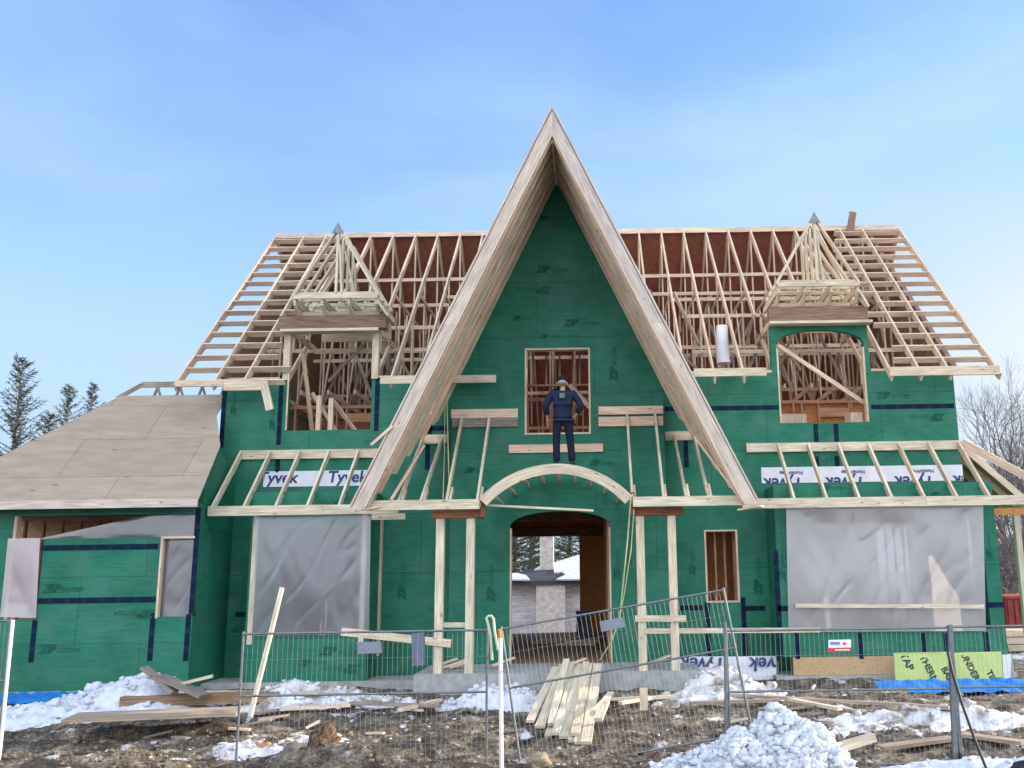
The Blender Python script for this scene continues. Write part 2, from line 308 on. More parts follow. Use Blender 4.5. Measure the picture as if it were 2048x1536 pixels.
def green_mat():
    m, t, b = newmat('green_sheathing'); l = t.links.new
    tc = N(t, 'ShaderNodeTexCoord')
    n = N(t, 'ShaderNodeTexNoise'); n.inputs['Scale'].default_value = .9; n.inputs['Detail'].default_value = 7; l(tc.outputs['Object'], n.inputs['Vector'])
    r = ramp(t, [(.30, (.008, .130, .078)), (.5, (.012, .160, .097)), (.70, (.022, .195, .122))]); l(n.outputs['Fac'], r.inputs[0])
    # strand texture, streaks along the sheets
    mp = N(t, 'ShaderNodeMapping'); mp.inputs['Scale'].default_value = (3, 3, 26); l(tc.outputs['Object'], mp.inputs[0])
    n2 = N(t, 'ShaderNodeTexNoise'); n2.inputs['Scale'].default_value = 1; n2.inputs['Detail'].default_value = 6; l(mp.outputs[0], n2.inputs['Vector'])
    r2 = ramp(t, [(.3, (.78, .80, .80)), (.65, (1.12, 1.08, 1.08))]); l(n2.outputs['Fac'], r2.inputs[0])
    x = N(t, 'ShaderNodeMixRGB', blend_type='MULTIPLY'); x.inputs[0].default_value = 1; l(r.outputs[0], x.inputs[1]); l(r2.outputs[0], x.inputs[2])
    # pale mud splashes and dust
    n3 = N(t, 'ShaderNodeTexNoise'); n3.inputs['Scale'].default_value = 2.3; n3.inputs['Detail'].default_value = 8; l(tc.outputs['Object'], n3.inputs['Vector'])
    r3 = ramp(t, [(.46, (0, 0, 0)), (.76, (.62, .62, .62))]); l(n3.outputs['Fac'], r3.inputs[0])
    x2 = N(t, 'ShaderNodeMixRGB'); x2.inputs[2].default_value = (.062, .19, .145, 1); l(r3.outputs[0], x2.inputs[0]); l(x.outputs[0], x2.inputs[1])
    # panel joints every 1.22 m across and 2.44 m up
    br = N(t, 'ShaderNodeTexBrick'); br.offset = .5; br.inputs['Scale'].default_value = 1; br.inputs['Mortar Size'].default_value = .006; br.inputs['Mortar Smooth'].default_value = .3
    br.inputs['Brick Width'].default_value = 2.44; br.inputs['Row Height'].default_value = 1.22
    br.inputs['Color1'].default_value = (1, 1, 1, 1); br.inputs['Color2'].default_value = (.88, .90, .92, 1); br.inputs['Mortar'].default_value = (.32, .38, .38, 1)
    uv = N(t, 'ShaderNodeUVMap'); uv.uv_map = 'UVMap'; l(uv.outputs[0], br.inputs['Vector'])
    x3 = N(t, 'ShaderNodeMixRGB', blend_type='MULTIPLY'); x3.inputs[0].default_value = 1; l(x2.outputs[0], x3.inputs[1]); l(br.outputs['Color'], x3.inputs[2])
    l(x3.outputs[0], b.inputs['Base Color']); b.inputs['Roughness'].default_value = .62; b.inputs['Specular IOR Level'].default_value = .3
    bp = N(t, 'ShaderNodeBump'); bp.inputs['Strength'].default_value = .2; bp.inputs['Distance'].default_value = .004; l(n2.outputs['Fac'], bp.inputs['Height']); l(bp.outputs[0], b.inputs['Normal'])
    return m
M['green'] = green_mat()
def tape_mat():
    m, t, b = newmat('seam_tape'); l = t.links.new
    uv = N(t, 'ShaderNodeUVMap'); uv.uv_map = 'UVMap'; sp = N(t, 'ShaderNodeSeparateXYZ'); l(uv.outputs[0], sp.inputs[0])
    a = N(t, 'ShaderNodeMath', operation='MULTIPLY'); a.inputs[1].default_value = 3.1; l(sp.outputs['X'], a.inputs[0])
    fr = N(t, 'ShaderNodeMath', operation='FRACT'); l(a.outputs[0], fr.inputs[0])
    lt = N(t, 'ShaderNodeMath', operation='LESS_THAN'); lt.inputs[1].default_value = .28; l(fr.outputs[0], lt.inputs[0])
    n = N(t, 'ShaderNodeTexNoise'); n.inputs['Scale'].default_value = 55; l(uv.outputs[0], n.inputs['Vector'])
    gt = N(t, 'ShaderNodeMath', operation='GREATER_THAN'); gt.inputs[1].default_value = .55; l(n.outputs['Fac'], gt.inputs[0])
    mm = N(t, 'ShaderNodeMath', operation='MULTIPLY'); l(lt.outputs[0], mm.inputs[0]); l(gt.outputs[0], mm.inputs[1])
    x = N(t, 'ShaderNodeMixRGB'); x.inputs[1].default_value = (.0015, .011, .034, 1); x.inputs[2].default_value = (.016, .05, .10, 1); l(mm.outputs[0], x.inputs[0])
    l(x.outputs[0], b.inputs['Base Color']); b.inputs['Roughness'].default_value = .7; b.inputs['Specular IOR Level'].default_value = .15
    return m
M['tape'] = tape_mat()
def plastic_mat(name, col, clear):
    m, t, b = newmat(name); l = t.links.new; t.nodes.remove(b); out = t.nodes['Material Output']
    tc = N(t, 'ShaderNodeTexCoord'); n = N(t, 'ShaderNodeTexNoise'); n.inputs['Scale'].default_value = 2.2; n.inputs['Detail'].default_value = 5; l(tc.outputs['Object'], n.inputs['Vector'])
    r = ramp(t, [(.3, tuple(c * .8 for c in col)), (.7, col)]); l(n.outputs['Fac'], r.inputs[0])
    df = N(t, 'ShaderNodeBsdfDiffuse'); tr = N(t, 'ShaderNodeBsdfTranslucent'); tp = N(t, 'ShaderNodeBsdfTransparent'); gl = N(t, 'ShaderNodeBsdfGlossy'); gl.inputs['Roughness'].default_value = .2
    l(r.outputs[0], df.inputs['Color']); tr.inputs['Color'].default_value = (.8, .8, .8, 1)
    a = N(t, 'ShaderNodeMixShader'); a.inputs[0].default_value = .5; l(df.outputs[0], a.inputs[1]); l(tr.outputs[0], a.inputs[2])
    c2 = N(t, 'ShaderNodeMixShader'); c2.inputs[0].default_value = clear; l(a.outputs[0], c2.inputs[1]); l(tp.outputs[0], c2.inputs[2])
    c3 = N(t, 'ShaderNodeMixShader'); c3.inputs[0].default_value = .14; l(c2.outputs[0], c3.inputs[1]); l(gl.outputs[0], c3.inputs[2]); l(c3.outputs[0], out.inputs['Surface'])
    return m
M['poly'] = plastic_mat('plastic_film', (.34, .37, .46), .46)
M['polywide'] = plastic_mat('plastic_film_wide', (.62, .60, .63), .14)
M['polypink'] = plastic_mat('plastic_film_pink', (.76, .63, .68), .08)
def ground_mat():
    m, t, b = newmat('muddy_ground'); l = t.links.new
    tc = N(t, 'ShaderNodeTexCoord')
    mp = N(t, 'ShaderNodeMapping'); mp.inputs['Scale'].default_value = (1, 1.0, 1); l(tc.outputs['Object'], mp.inputs[0])
    n = N(t, 'ShaderNodeTexNoise'); n.inputs['Scale'].default_value = 3.2; n.inputs['Detail'].default_value = 10; n.inputs['Roughness'].default_value = .68; l(mp.outputs[0], n.inputs['Vector'])
    r = ramp(t, [(.33, (.030, .026, .024)), (.45, (.075, .064, .054)), (.54, (.16, .135, .105)), (.64, (.30, .26, .20)), (.78, (.46, .42, .36))]); l(n.outputs['Fac'], r.inputs[0])
    nf = N(t, 'ShaderNodeTexNoise'); nf.inputs['Scale'].default_value = 26; nf.inputs['Detail'].default_value = 6; l(mp.outputs[0], nf.inputs['Vector']); rf_ = ramp(t, [(.36, (.42, .42, .44)), (.6, (1.15, 1.12, 1.08))]); l(nf.outputs['Fac'], rf_.inputs[0])
    xf = N(t, 'ShaderNodeMixRGB', blend_type='MULTIPLY'); xf.inputs[0].default_value = 1; l(r.outputs[0], xf.inputs[1]); l(rf_.outputs[0], xf.inputs[2]); r = xf
    n2 = N(t, 'ShaderNodeTexNoise'); n2.inputs['Scale'].default_value = 2.1; n2.inputs['Detail'].default_value = 9; n2.inputs['Roughness'].default_value = .66; l(mp.outputs[0], n2.inputs['Vector'])
    r2 = ramp(t, [(.585, (0, 0, 0)), (.66, (1, 1, 1))]); l(n2.outputs['Fac'], r2.inputs[0])
    x = N(t, 'ShaderNodeMixRGB'); x.inputs[2].default_value = (.60, .62, .67, 1); l(r2.outputs[0], x.inputs[0]); l(r.outputs[0], x.inputs[1])
    l(x.outputs[0], b.inputs['Base Color']); b.inputs['Roughness'].default_value = .85; b.inputs['Specular IOR Level'].default_value = .3
    bp = N(t, 'ShaderNodeBump'); bp.inputs['Strength'].default_value = .7; bp.inputs['Distance'].default_value = .05; l(n.outputs['Fac'], bp.inputs['Height']); l(bp.outputs[0], b.inputs['Normal'])
    return m
M['ground'] = ground_mat()

# ------------------------------------------------------------------ ground
def sstep(a, b, x):
    t = min(1, max(0, (x - a) / (b - a))); return t * t * (3 - 2 * t)
def gbase(x, y):
    z = .29 * sstep(12.8, 17.2, y) - 1.0 * sstep(27, 38, y)
    return z
def gz(x, y):
    z = gbase(x, y)
    if 8 < y < 19 and abs(x) < 14:
        p = Vector((x * .9, y * 1.5, 0))
        z += .10 * noise.noise(p * .7) + .055 * noise.noise(p * 2.3 + Vector((5, 1, 0))) + .030 * noise.noise(p * 6.1) + .014 * noise.noise(p * 15)
        # ruts running across the picture
        z += .045 * math.sin(y * 9 + 1.3 * noise.noise(Vector((x * .5, y, 3)))) * sstep(10, 12, y) * (1 - sstep(14.5, 16, y))
        z += .30 * math.exp(-(((x + 3.3) / .9) ** 2 + ((y - 12.2) / .35) ** 2)) + .10 * math.exp(-(((x + 1.0) / 1.6) ** 2 + ((y - 12.3) / .4) ** 2))
        z += .10 * math.exp(-(((x + 6.8) / 1.5) ** 2 + ((y - 12.9) / .5) ** 2))
    return z
def axis(segs):
    out = []
    for a, b, st in segs:
        n = max(1, round((b - a) / st)); out += [a + (b - a) * i / n for i in range(n)]
    return out + [segs[-1][1]]
g = MB()
gx = axis([(-900, -60, 120), (-60, -14, 6), (-14, -9.6, .4), (-9.6, 8.6, .065), (8.6, 14, .4), (14, 60, 6), (60, 900, 120)])
gy = axis([(-300, 0, 60), (0, 8, 1), (8, 11.2, .16), (11.2, 15.5, .055), (15.5, 19, .09), (19, 60, 3), (60, 900, 120)])
nx, ny = len(gx), len(gy)
g.v = [(x, y, gz(x, y)) for y in gy for x in gx]
for j in range(ny - 1):
    for i in range(nx - 1):
        a = j * nx + i; g.f.append((a, a + 1, a + nx + 1, a + nx)); g.uv.append([(0, 0)] * 4); g.t.append(.5)
go = bpy.data.objects.new('ground', g.mesh('ground', M['ground'], True)); C.objects.link(go); tag(go, kind='structure')

# ------------------------------------------------------------------ house
XL, XR, YW = -8.0, 7.73, 19.6
H = thing('unfinished_house', (0, 19.6, .3), 'large unfinished house with green sheathing, open roof trusses and a steep central gable', 'house')
LD = (-6.60, -4.80, 5.45); RD = (3.95, 5.85, 5.46)
w = MB().wall(XL, XR, .3, 6.57, YW, YW + .15, [(LD[0], LD[1], LD[2], 9), (RD[0], RD[1], RD[2], 9), (2.24, 2.93, 1.75, 3.23), (-6.6, -4.7, .9, 3.4), (3.9, 7.4, .9, 3.4), (-2.9, 1.34, .55, 9)])
main_wall = part('front_wall', w, M['green'], H)
# side walls and back wall
sw = MB()
def sidewall(x0, x1, y0, y1, z0, z1, holes):
    m_ = MB().wall(y0, y1, z0, z1, 0, 1, holes); b_ = len(sw.v)
    for (y, k, z) in m_.v: sw.v.append((x0 + (x1 - x0) * k, y, z))
    for f_, u_ in zip(m_.f, m_.uv): sw.f.append(tuple(reversed([b_ + i for i in f_]))); sw.uv.append(list(reversed(u_))); sw.t.append(.5)
sidewall(XL, XL + .15, YW + .15, 29.2, .3, 6.57, [(25, 27, 5, 6.3)])
sidewall(XR - .15, XR, YW + .15, 29.2, .3, 6.57, [(23, 26, 1.0, 3.4), (20.2, 22.8, 4.9, 6.45), (23.6, 27.6, 4.9, 6.45)])
part('side_wall', sw, M['green'], H)
part('wall_lining', MB().box(XL + .152, XL + .17, YW + .16, 29.19, .62, 6.5), M['gableend'], H)
bw = MB().wall(XL, XR, .3, 6.5, 29.2, 29.34, [(-2.8, -.54, .5, 3.76), (3.0, 4.2, 5.0, 6.3)])
part('back_wall', bw, M['osb'], H)
fl = MB().box(XL + .15, XR - .15, YW + .15, 29.2, .42, .62).box(-3.0, 1.44, 19.35, YW + .15, .43, .618)
part('ground_floor', fl, M['floor'], H)
fl2 = MB().box(XL + .15, XR - .15, YW + .15, 29.2, 4.24, 4.28)
for i in range(39): fl2.box(XL + .2 + i * .4, XL + .245 + i * .4, YW + .16, 29.19, 3.98, 4.238)
part('upper_floor', fl2, M['inner'], H)

def studwall_x(x0, x1, Y, z0, z1, sp=.406, gaps=(), sheath=False):
    m_ = MB(); m_.box(x0, x1, Y, Y + .09, z0, z0 + .04); m_.box(x0, x1, Y, Y + .09, z1 - .08, z1)
    x = x0
    while x < x1 - .03:
        if not any(a < x < b for a, b in gaps): m_.box(x, x + .04, Y + .001, Y + .089, z0 + .04, z1 - .08)
        x += sp * random.choice([1, 1, 1, .5])
    for a, b in gaps:
        m_.box(a - .04, a, Y + .002, Y + .088, z0 + .04, z1 - .08); m_.box(b, b + .04, Y + .002, Y + .088, z0 + .04, z1 - .08)
        m_.box(a, b, Y + .003, Y + .087, z1 - .42, z1 - .2)
    return m_
def studwall_y(X, y0, y1, z0, z1, sp=.406):
    m_ = MB(); m_.box(X, X + .09, y0, y1, z0, z0 + .04); m_.box(X, X + .09, y0, y1, z1 - .08, z1)
    y = y0
    while y < y1 - .03: m_.box(X + .001, X + .089, y, y + .04, z0 + .04, z1 - .08); y += sp
    return m_
for args in ((-7.7, -3.2, 22.2, 4.28, 6.46, .406, ((-6.0, -5.2),)), (-3.0, 1.5, 21.6, 4.28, 6.46, .35, ((-1.0, -.3),)), (2.0, 7.4, 22.4, 4.28, 6.46, .406, ((5.5, 6.2),)),
             (-7.7, 7.4, 26.0, 4.28, 6.46), (1.9, 3.2, 20.1, .62, 3.98, .2), (1.6, 7.4, 21.8, .62, 3.98, .406, ((4.0, 5.0),)), (-7.7, -3.0, 22.5, .62, 3.98), (-2.9, 1.3, 20.4, 6.5, 8.0, .3)):
    part('stud_wall', studwall_x(*args), M['inner'], H)
for args in ((.22, 19.8, 29.0, .62, 3.98), (-2.9, 19.8, 29.0, .62, 3.98), (-3.1, 22.2, 26, 4.28, 6.46), (1.7, 19.8, 26, 4.28, 6.46), (3.1, 19.8, 21.8, .62, 3.98)):
    part('stud_wall', studwall_y(*args), M['inner'], H)
split_part('partition_board', MB().box(4.35, 7.4, 22.52, 22.54, 4.3, 6.4).box(2.2, 3.0, 21.6, 21.62, .63, 3.9), M['osb'], H)
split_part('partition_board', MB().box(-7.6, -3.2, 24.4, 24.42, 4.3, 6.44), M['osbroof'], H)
split_part('door_header', MB().box(-2.85, .2, 28.9, 29.19, 3.5, 3.76).box(-2.85, .2, 24, 24.2, 3.72, 3.97), M['header'], H)
# braces leaning inside the upper openings
br = MB(); br.beam(at(1555, 690, 19.7), at(1728, 806, 19.9), .05, .09).beam((5.75, 20.2, 5.3), (4.9, 21.4, 4.9), .04, .09)
br.beam(at(1180, 815, 20.1), at(1140, 770, 20.3), .05, .10).beam((-6.3, 20.3, 6.4), (-5.2, 21.5, 4.4), .04, .09).beam((-6.2, 21.5, 6.5), (-5.1, 20.1, 5.3), .04, .09).beam((-6.45, 20, 7.3), (-6.2, 20.4, 5.0), .04, .09)
split_part('brace', br, M['truss'], H)
ins = MB()
ins.box(-6.05, -5.95, 19.85, 19.95, 5.2, 6.25).box(-5.8, -5.7, 19.9, 20, 5.2, 6.2).box(4.0, 4.75, 20.6, 21.2, 5.0, 5.82).box(5.55, 5.8, 19.9, 20.4, 5.2, 5.72)
split_part('stored_lumber', ins, M['truss'], H)

# central bay under the gable
YB = 19.2; AX, AZ, AK = -.77, 10.9, 2.115
gx0 = lambda z: AX - (AZ - z) / AK
gx1 = lambda z: AX + (AZ - z) / AK
DX0, DX1, DC = -1.77, .28, -.745
bay = MB().wall(-3.0, 1.44, .5, 6.15, YB, YB + .15, [(-1.47, -.09, 5.23, 7.08), (DX0, DX1, .3, 3.66)])
bay.prism([(gx0(6.15), 6.15), (-1.47, 6.15), (-1.47, 7.08), (gx0(7.08), 7.08)], YB, YB + .15, .5)
bay.prism([(-.09, 6.15), (gx1(6.15), 6.15), (gx1(7.08), 7.08), (-.09, 7.08)], YB, YB + .15, .5)
bay.prism([(gx0(7.08), 7.08), (gx1(7.08), 7.08), (AX, AZ)], YB, YB + .15, .5)
arc = [(DC + (DX1 - DC) * math.sin(a), 3.34 + .30 * math.cos(a)) for a in [math.pi / 2 * i / 10 for i in range(11)]]
bay.prism([(DX1, 3.66)] + arc[::-1][1:] + [(DC, 3.66)] if False else [(DC, 3.66)] + arc + [(DX1, 3.66)], YB, YB + .15, .5)
arcl = [(2 * DC - x, z) for x, z in arc]
bay.prism([(DX0, 3.66)] + arcl[::-1] + [(DC, 3.66)], YB, YB + .15, .5)
bay.box(-3.0, -2.86, YB + .15, YW - .001, .5, 6.15, .5).box(1.3, 1.44, YB + .15, YW - .001, .5, 6.15, .5)
part('gable_wall', bay, M['green'], H)
def window_frame(x0, x1, z0, z1, Y, wd=.035, mat='truss', dep=.16, bottom=True):
    f_ = MB(); f_.box(x0, x0 + wd, Y - .004, Y + dep, z0, z1).box(x1 - wd, x1, Y - .004, Y + dep, z0, z1).box(x0 + wd, x1 - wd, Y - .003, Y + dep, z1 - wd, z1)
    if bottom: f_.box(x0 + wd, x1 - wd, Y - .003, Y + dep, z0, z0 + wd)
    return part('window_frame', f_, M[mat], H)
window_frame(-1.47, -.09, 5.23, 7.08, YB)
window_frame(2.24, 2.93, 1.75, 3.23, YW)
df = MB().box(DX0, DX0 + .03, YB - .003, YB + .16, .62, 3.30).box(DX1 - .03, DX1, YB - .003, YB + .16, .62, 3.30)
split_part('door_frame', df, M['truss'], H)

# steep gable roof : barge boards, rafter pairs, deck
def leg(side, top, zb, Y0, Y1, dv=.56, zc=None):
    """one sloping board in the gable plane. side -1/+1, top = z of the outer edge at the ridge line"""
    m_ = MB(); k = AK
    xo = lambda z: AX + side * (top - z) / k
    xi = lambda z: AX + side * (top - dv - z) / k
    ztop_o, ztop_i = (top, top - dv) if zc is None else (zc, zc)
    pts = [(xo(zb), zb), (xo(ztop_o), ztop_o), (xi(ztop_i), ztop_i), (xi(zb), zb)]
    ln = (ztop_o - zb) * 1.1; t = random.random(); o = random.random() * 30
    if side > 0: pts = pts[::-1]
    uvm = {0: (o, 0), 1: (o + ln, 0), 2: (o + ln, .25), 3: (o, .25)}
    idx = [0, 1, 2, 3] if side < 0 else [3, 2, 1, 0]
    m_.face([(x, Y0, z) for x, z in pts][::-1] if False else [(x, Y0, z) for x, z in pts], [uvm[i] for i in idx], t)
    m_.face([(x, Y1, z) for x, z in reversed(pts)], [uvm[i] for i in reversed(idx)], t)
    for i in range(4):
        (x, z), (x2, z2) = pts[i], pts[(i + 1) % 4]; l_ = math.hypot(x2 - x, z2 - z)
        m_.face([(x2, Y0, z2), (x, Y0, z), (x, Y1, z), (x2, Y1, z2)], [(o + l_, 1), (o, 1), (o, 1.05), (o + l_, 1.05)], t)
    return m_
deck = MB()
for sgn in (-1, 1):
    P_ = [(17.08, 11.50), (24.1, 11.50), (19.0, 6.45), (19.0, 5.5), (17.08, 3.60)]
    lay = []
    for off in (0.0, .03):
        pts = [(AX + sgn * (off + (11.50 - z) / AK), y, z + off * .4) for y, z in P_]; lay.append(pts)
        deck.face(pts if sgn * (off - .01) > 0 else pts[::-1], [(y, z * 1.1) for y, z in P_], .4)
    for i in range(5):
        j = (i + 1) % 5; deck.face([lay[0][i], lay[0][j], lay[1][j], lay[1][i]], [(0, 0), (5, 0), (5, .03), (0, .03)], .4)
gr = part('gable_roof', deck, M['barge'], H)
for sgn in (-1, 1):
    part('barge_board', leg(sgn, 11.47, 7.05, 17.10, 17.145), M['barge'], gr)
    part('barge_board', leg(sgn, 11.47, 3.58, 17.098, 17.147, .56, 7.046), M['barge'], gr)
    for k, y in enumerate((17.155, 17.56, 17.95, 18.34, 18.73, 19.08, 19.14)):
        rm = (M['gable'], M['litrafter'], M['new'], M['gable'], M['litrafter'], M['new'], M['gable'])[k]; dl = (0, 0, .035, -.01, .03, -.015, .02)[k]
        part('rafter', leg(sgn, 11.46, 3.62 + max(0, (y - 17.25)), y, y + (.05 if k else .045), .62 if k < 1 else .58 + dl), rm, gr)
        if k == 6: part('lit_edge_strip', leg(sgn, 11.46 - .515 - dl, 3.66 + max(0, (y - 17.25)), y - .022, y - .001, .085), M['new'], gr)  # pale strip added to draw a bright rafter edge
ft = MB().beam((-4.4, 17.3, 3.50), (-3.0, 17.3, 3.50), .10, .05)
for sgn in (-1, 1):
    part('lit_edge_strip', leg(sgn, 11.47 - .50, 3.62, 17.06, 17.099, .075), M['new'], gr)  # added pale strips standing in for the bright lit lower edge of the barge
rid = MB().box(AX - .02, AX + .02, 17.15, 24.2, 10.78, 11.42); part('ridge_board', rid, M['gable'], gr)
cut = MB()
cut.beam(at(712, 1022, 17.16), at(780, 1010, 17.4), .18, .03).beam(at(1478, 1020, 17.4), at(1525, 1012, 17.16), .18, .03)
cut.beam(at(782, 1000, 17.25), at(848, 890, 17.9), .04, .04).beam(at(742, 890, 17.06), at(785, 852, 17.06), .03, .05).beam(at(1395, 880, 17.9), at(1480, 995, 17.25), .04, .05)
split_part('eave_block', cut, M['gable'], gr)

# main roof trusses (open, seen from below)
EV, RG = (19.0, 6.37), (24.4, 11.66); SL = (RG[1] - EV[1]) / (RG[0] - EV[0])
def chord(y): return EV[1] + (y - EV[0]) * SL
def truss(x, y0=19.0, seed=0):
    rr = random.Random(seed); m_ = MB(); wd = .040
    m_.beam((x, y0, chord(y0) - .08), (x, 24.4, 11.58), wd, .16, (1, 0, 0) if False else (0, 0, 1))
    m_.beam((x, 24.4, 11.58), (x, 29.8, 6.29), wd, .16)
    yb = max(y0, 19.7)
    if y0 < 21: m_.beam((x, yb, 6.53), (x, 29.1, 6.53), wd * .9, .1)
    m_.beam((x, 24.4, 11.5), (x, 24.4, 9.15), wd * .85, .09)
    m_.beam((x + .003, 22.0, 9.15), (x + .003, 26.8, 9.15), wd * .8, .1)
    for (ya, za, yc, zc2) in ((22.6, chord(22.6) - .1, 22.6, 6.55), (21.2, chord(21.2) - .1, 21.2, 6.55), (26.2, 9.7, 26.2, 6.55), (23.6, 9.2, 22.6, 6.6), (25.2, 9.2, 26.2, 6.6), (24.4, 9.1, 24.4, 6.6)):
        if ya > y0 + .3: m_.beam((x - .003, ya, za), (x - .003, yc, zc2), wd * .75, .08)
    return m_
xs = [XL + .03 + i * .617 for i in range(26)]
protos = {}
for i, x in enumerate(xs):
    dx = abs(x - AX)
    y0 = 19.0
    if dx < 3.0:
        zneed = 11.5 - dx * AK + .15
        y0 = max(19.75, EV[0] + (zneed - EV[1]) / SL)
        if y0 > 24.2: continue
    if LD[0] - .25 < x < LD[1] + .25 or RD[0] - .25 < x < RD[1] + .25: y0 = 20.9
    if y0 in protos and dx >= 3: 
        src = protos[y0]; c = copy_part(src[0], x - src[1])
    else:
        o = part('roof_truss', truss(x, y0, i), M['truss'], H)
        if dx >= 3: protos[y0] = (o, x)
# extra members : lateral bracing, diagonal braces
lat = MB()
for (y, z, x0, x1) in ((24.33, 10.3, -7.6, 7.4), (23.05, 9.2, -7.5, -3), (22.1, 8.35, -7.4, -2), (23.2, 9.3, 2, 7.2), (22.3, 8.6, 2.2, 7.3), (21.25, 7.6, -7.7, -3), (21.1, 7.4, 2.3, 7.4), (24.5, 8.1, -7.6, 7.4), (24.33, 9.8, -4, 7.4), (25.4, 7.3, -7.6, 7.4), (22.64, 7.9, -7, 7)):
    lat.beam((x0, y, z), (x1, y, z + random.uniform(-.04, .04)), .04, .09)
split_part('lateral_brace', lat, M['truss'], H)
dg = MB(); rr = random.Random(3)
for i in range(64):
    x = rr.choice([rr.uniform(-7.6, -3.2), rr.uniform(2, 7.4)]); y = rr.uniform(21, 25.5); zt = min(chord(min(y, 24)) - .3, 9.6)
    dg.beam((x, y, rr.uniform(6.6, 7)), (x + rr.uniform(-1.2, 1.2), y + rr.uniform(-.4, .4), rr.uniform(7.6, zt + .01)), .032, .075)
dg.beam((7.0, 21.6, 8.5), (5.6, 23.9, 10.9), .04, .09)
dg.beam(at(1348, 586, 21.5), at(1398, 690, 20.6), .04, .09)
split_part('diagonal_brace', dg, M['grey'], H)
# roof deck on the back slope
bd = MB()
P_ = [(-8.76, 24.46, 11.70), (8.5, 24.46, 11.70), (8.5, 29.95, 6.32), (-8.76, 29.95, 6.32)]
bd.face(P_[::-1], [(p[0], p[1]) for p in P_[::-1]], .5); bd.face([(x, y + .02, z + .02) for x, y, z in P_], [(p[0], p[1]) for p in P_], .5)
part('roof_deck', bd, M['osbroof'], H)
rb = MB().box(-8.76, 8.5, 24.38, 24.42, 11.58, 11.72); part('ridge_board', rb, M['truss'], H)
part('ridge_stick', MB().beam(at(1700, 462, 24.3), at(1706, 424, 24.3), .19, .04, (0, 1, 0)), M['header'], H)
for X0, X1, hole in ((XL, XL + .1, None), (XR - .1, XR, None)):
    tri = lambda y: (6.575, min(chord(y), chord(48.8 - y)) - .20)
    ge = MB()
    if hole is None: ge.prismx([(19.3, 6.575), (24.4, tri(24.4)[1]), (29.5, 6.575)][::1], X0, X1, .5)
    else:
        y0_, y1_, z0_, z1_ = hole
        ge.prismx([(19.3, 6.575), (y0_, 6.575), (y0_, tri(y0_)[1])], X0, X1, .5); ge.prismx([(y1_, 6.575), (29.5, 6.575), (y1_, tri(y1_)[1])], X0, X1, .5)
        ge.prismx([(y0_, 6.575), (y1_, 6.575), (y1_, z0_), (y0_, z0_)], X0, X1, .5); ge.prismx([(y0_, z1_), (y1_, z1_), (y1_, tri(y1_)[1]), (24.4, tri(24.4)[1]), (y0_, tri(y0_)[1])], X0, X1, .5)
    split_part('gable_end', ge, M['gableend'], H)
# overhanging gable ladders
for (xo, xi) in ((-8.76, -6.75), (8.47, 6.55)):
    lf = MB().beam((xo, 19.0, EV[1] - .08), (xo, 24.4, 11.58), .045, .17)
    lf.beam((xo, 24.4, 11.58), (xo, 29.9, 6.25), .045, .17)
    ld = part('gable_ladder', lf, M['truss'], H)
    n = 14
    for k in range(n + 1):
        y = 19.12 + (24.25 - 19.12) * k / n
        d_ = (0, math.cos(math.atan(SL)), math.sin(math.atan(SL)))
        part('lookout', MB().beam((xo, y, chord(y) - .075), (xi + random.uniform(-.25, .25), y, chord(y) - .075), .04, .13, (0, -d_[2], d_[1])), M['truss'], ld)
# eave fascia boards
def strip(name, p0, p1, Y, h, mat, parent, dep=.04):
    a, b = at(*p0, Y), at(*p1, Y)
    z = (a.z + b.z) / 2
    return part(name, MB().box(a.x, b.x, Y, Y + dep, z - h / 2, z + h / 2), M[mat], parent)
strip('fascia_board', (350, 767), (452, 765), 18.96, .14, 'truss', H)
strip('fascia_board', (447, 770), (535, 768), 18.94, .24, 'new', H)
part('eave_return', MB().beam(at(528, 768, 18.94), at(540, 820, 18.94), .05, .16, (1, 0, 0)), M['new'], H)
strip('fascia_board', (760, 760), (992, 757), 18.85, .16, 'new', H)
strip('fascia_board', (1388, 745), (1533, 743), 18.95, .17, 'new', H)
strip('fascia_board', (1780, 742), (2000, 740), 18.95, .19, 'truss', H)
tp = MB().box(XL, LD[0] - .1, YW - .002, YW + .16, 6.57, 6.62).box(-4.7, -3.1, YW - .002, YW + .16, 6.57, 6.62).box(1.6, RD[0] - .1, YW - .002, YW + .16, 6.57, 6.62).box(RD[1] + .12, XR, YW - .002, YW + .16, 6.57, 6.62)
split_part('top_plate', tp, M['truss'], H)

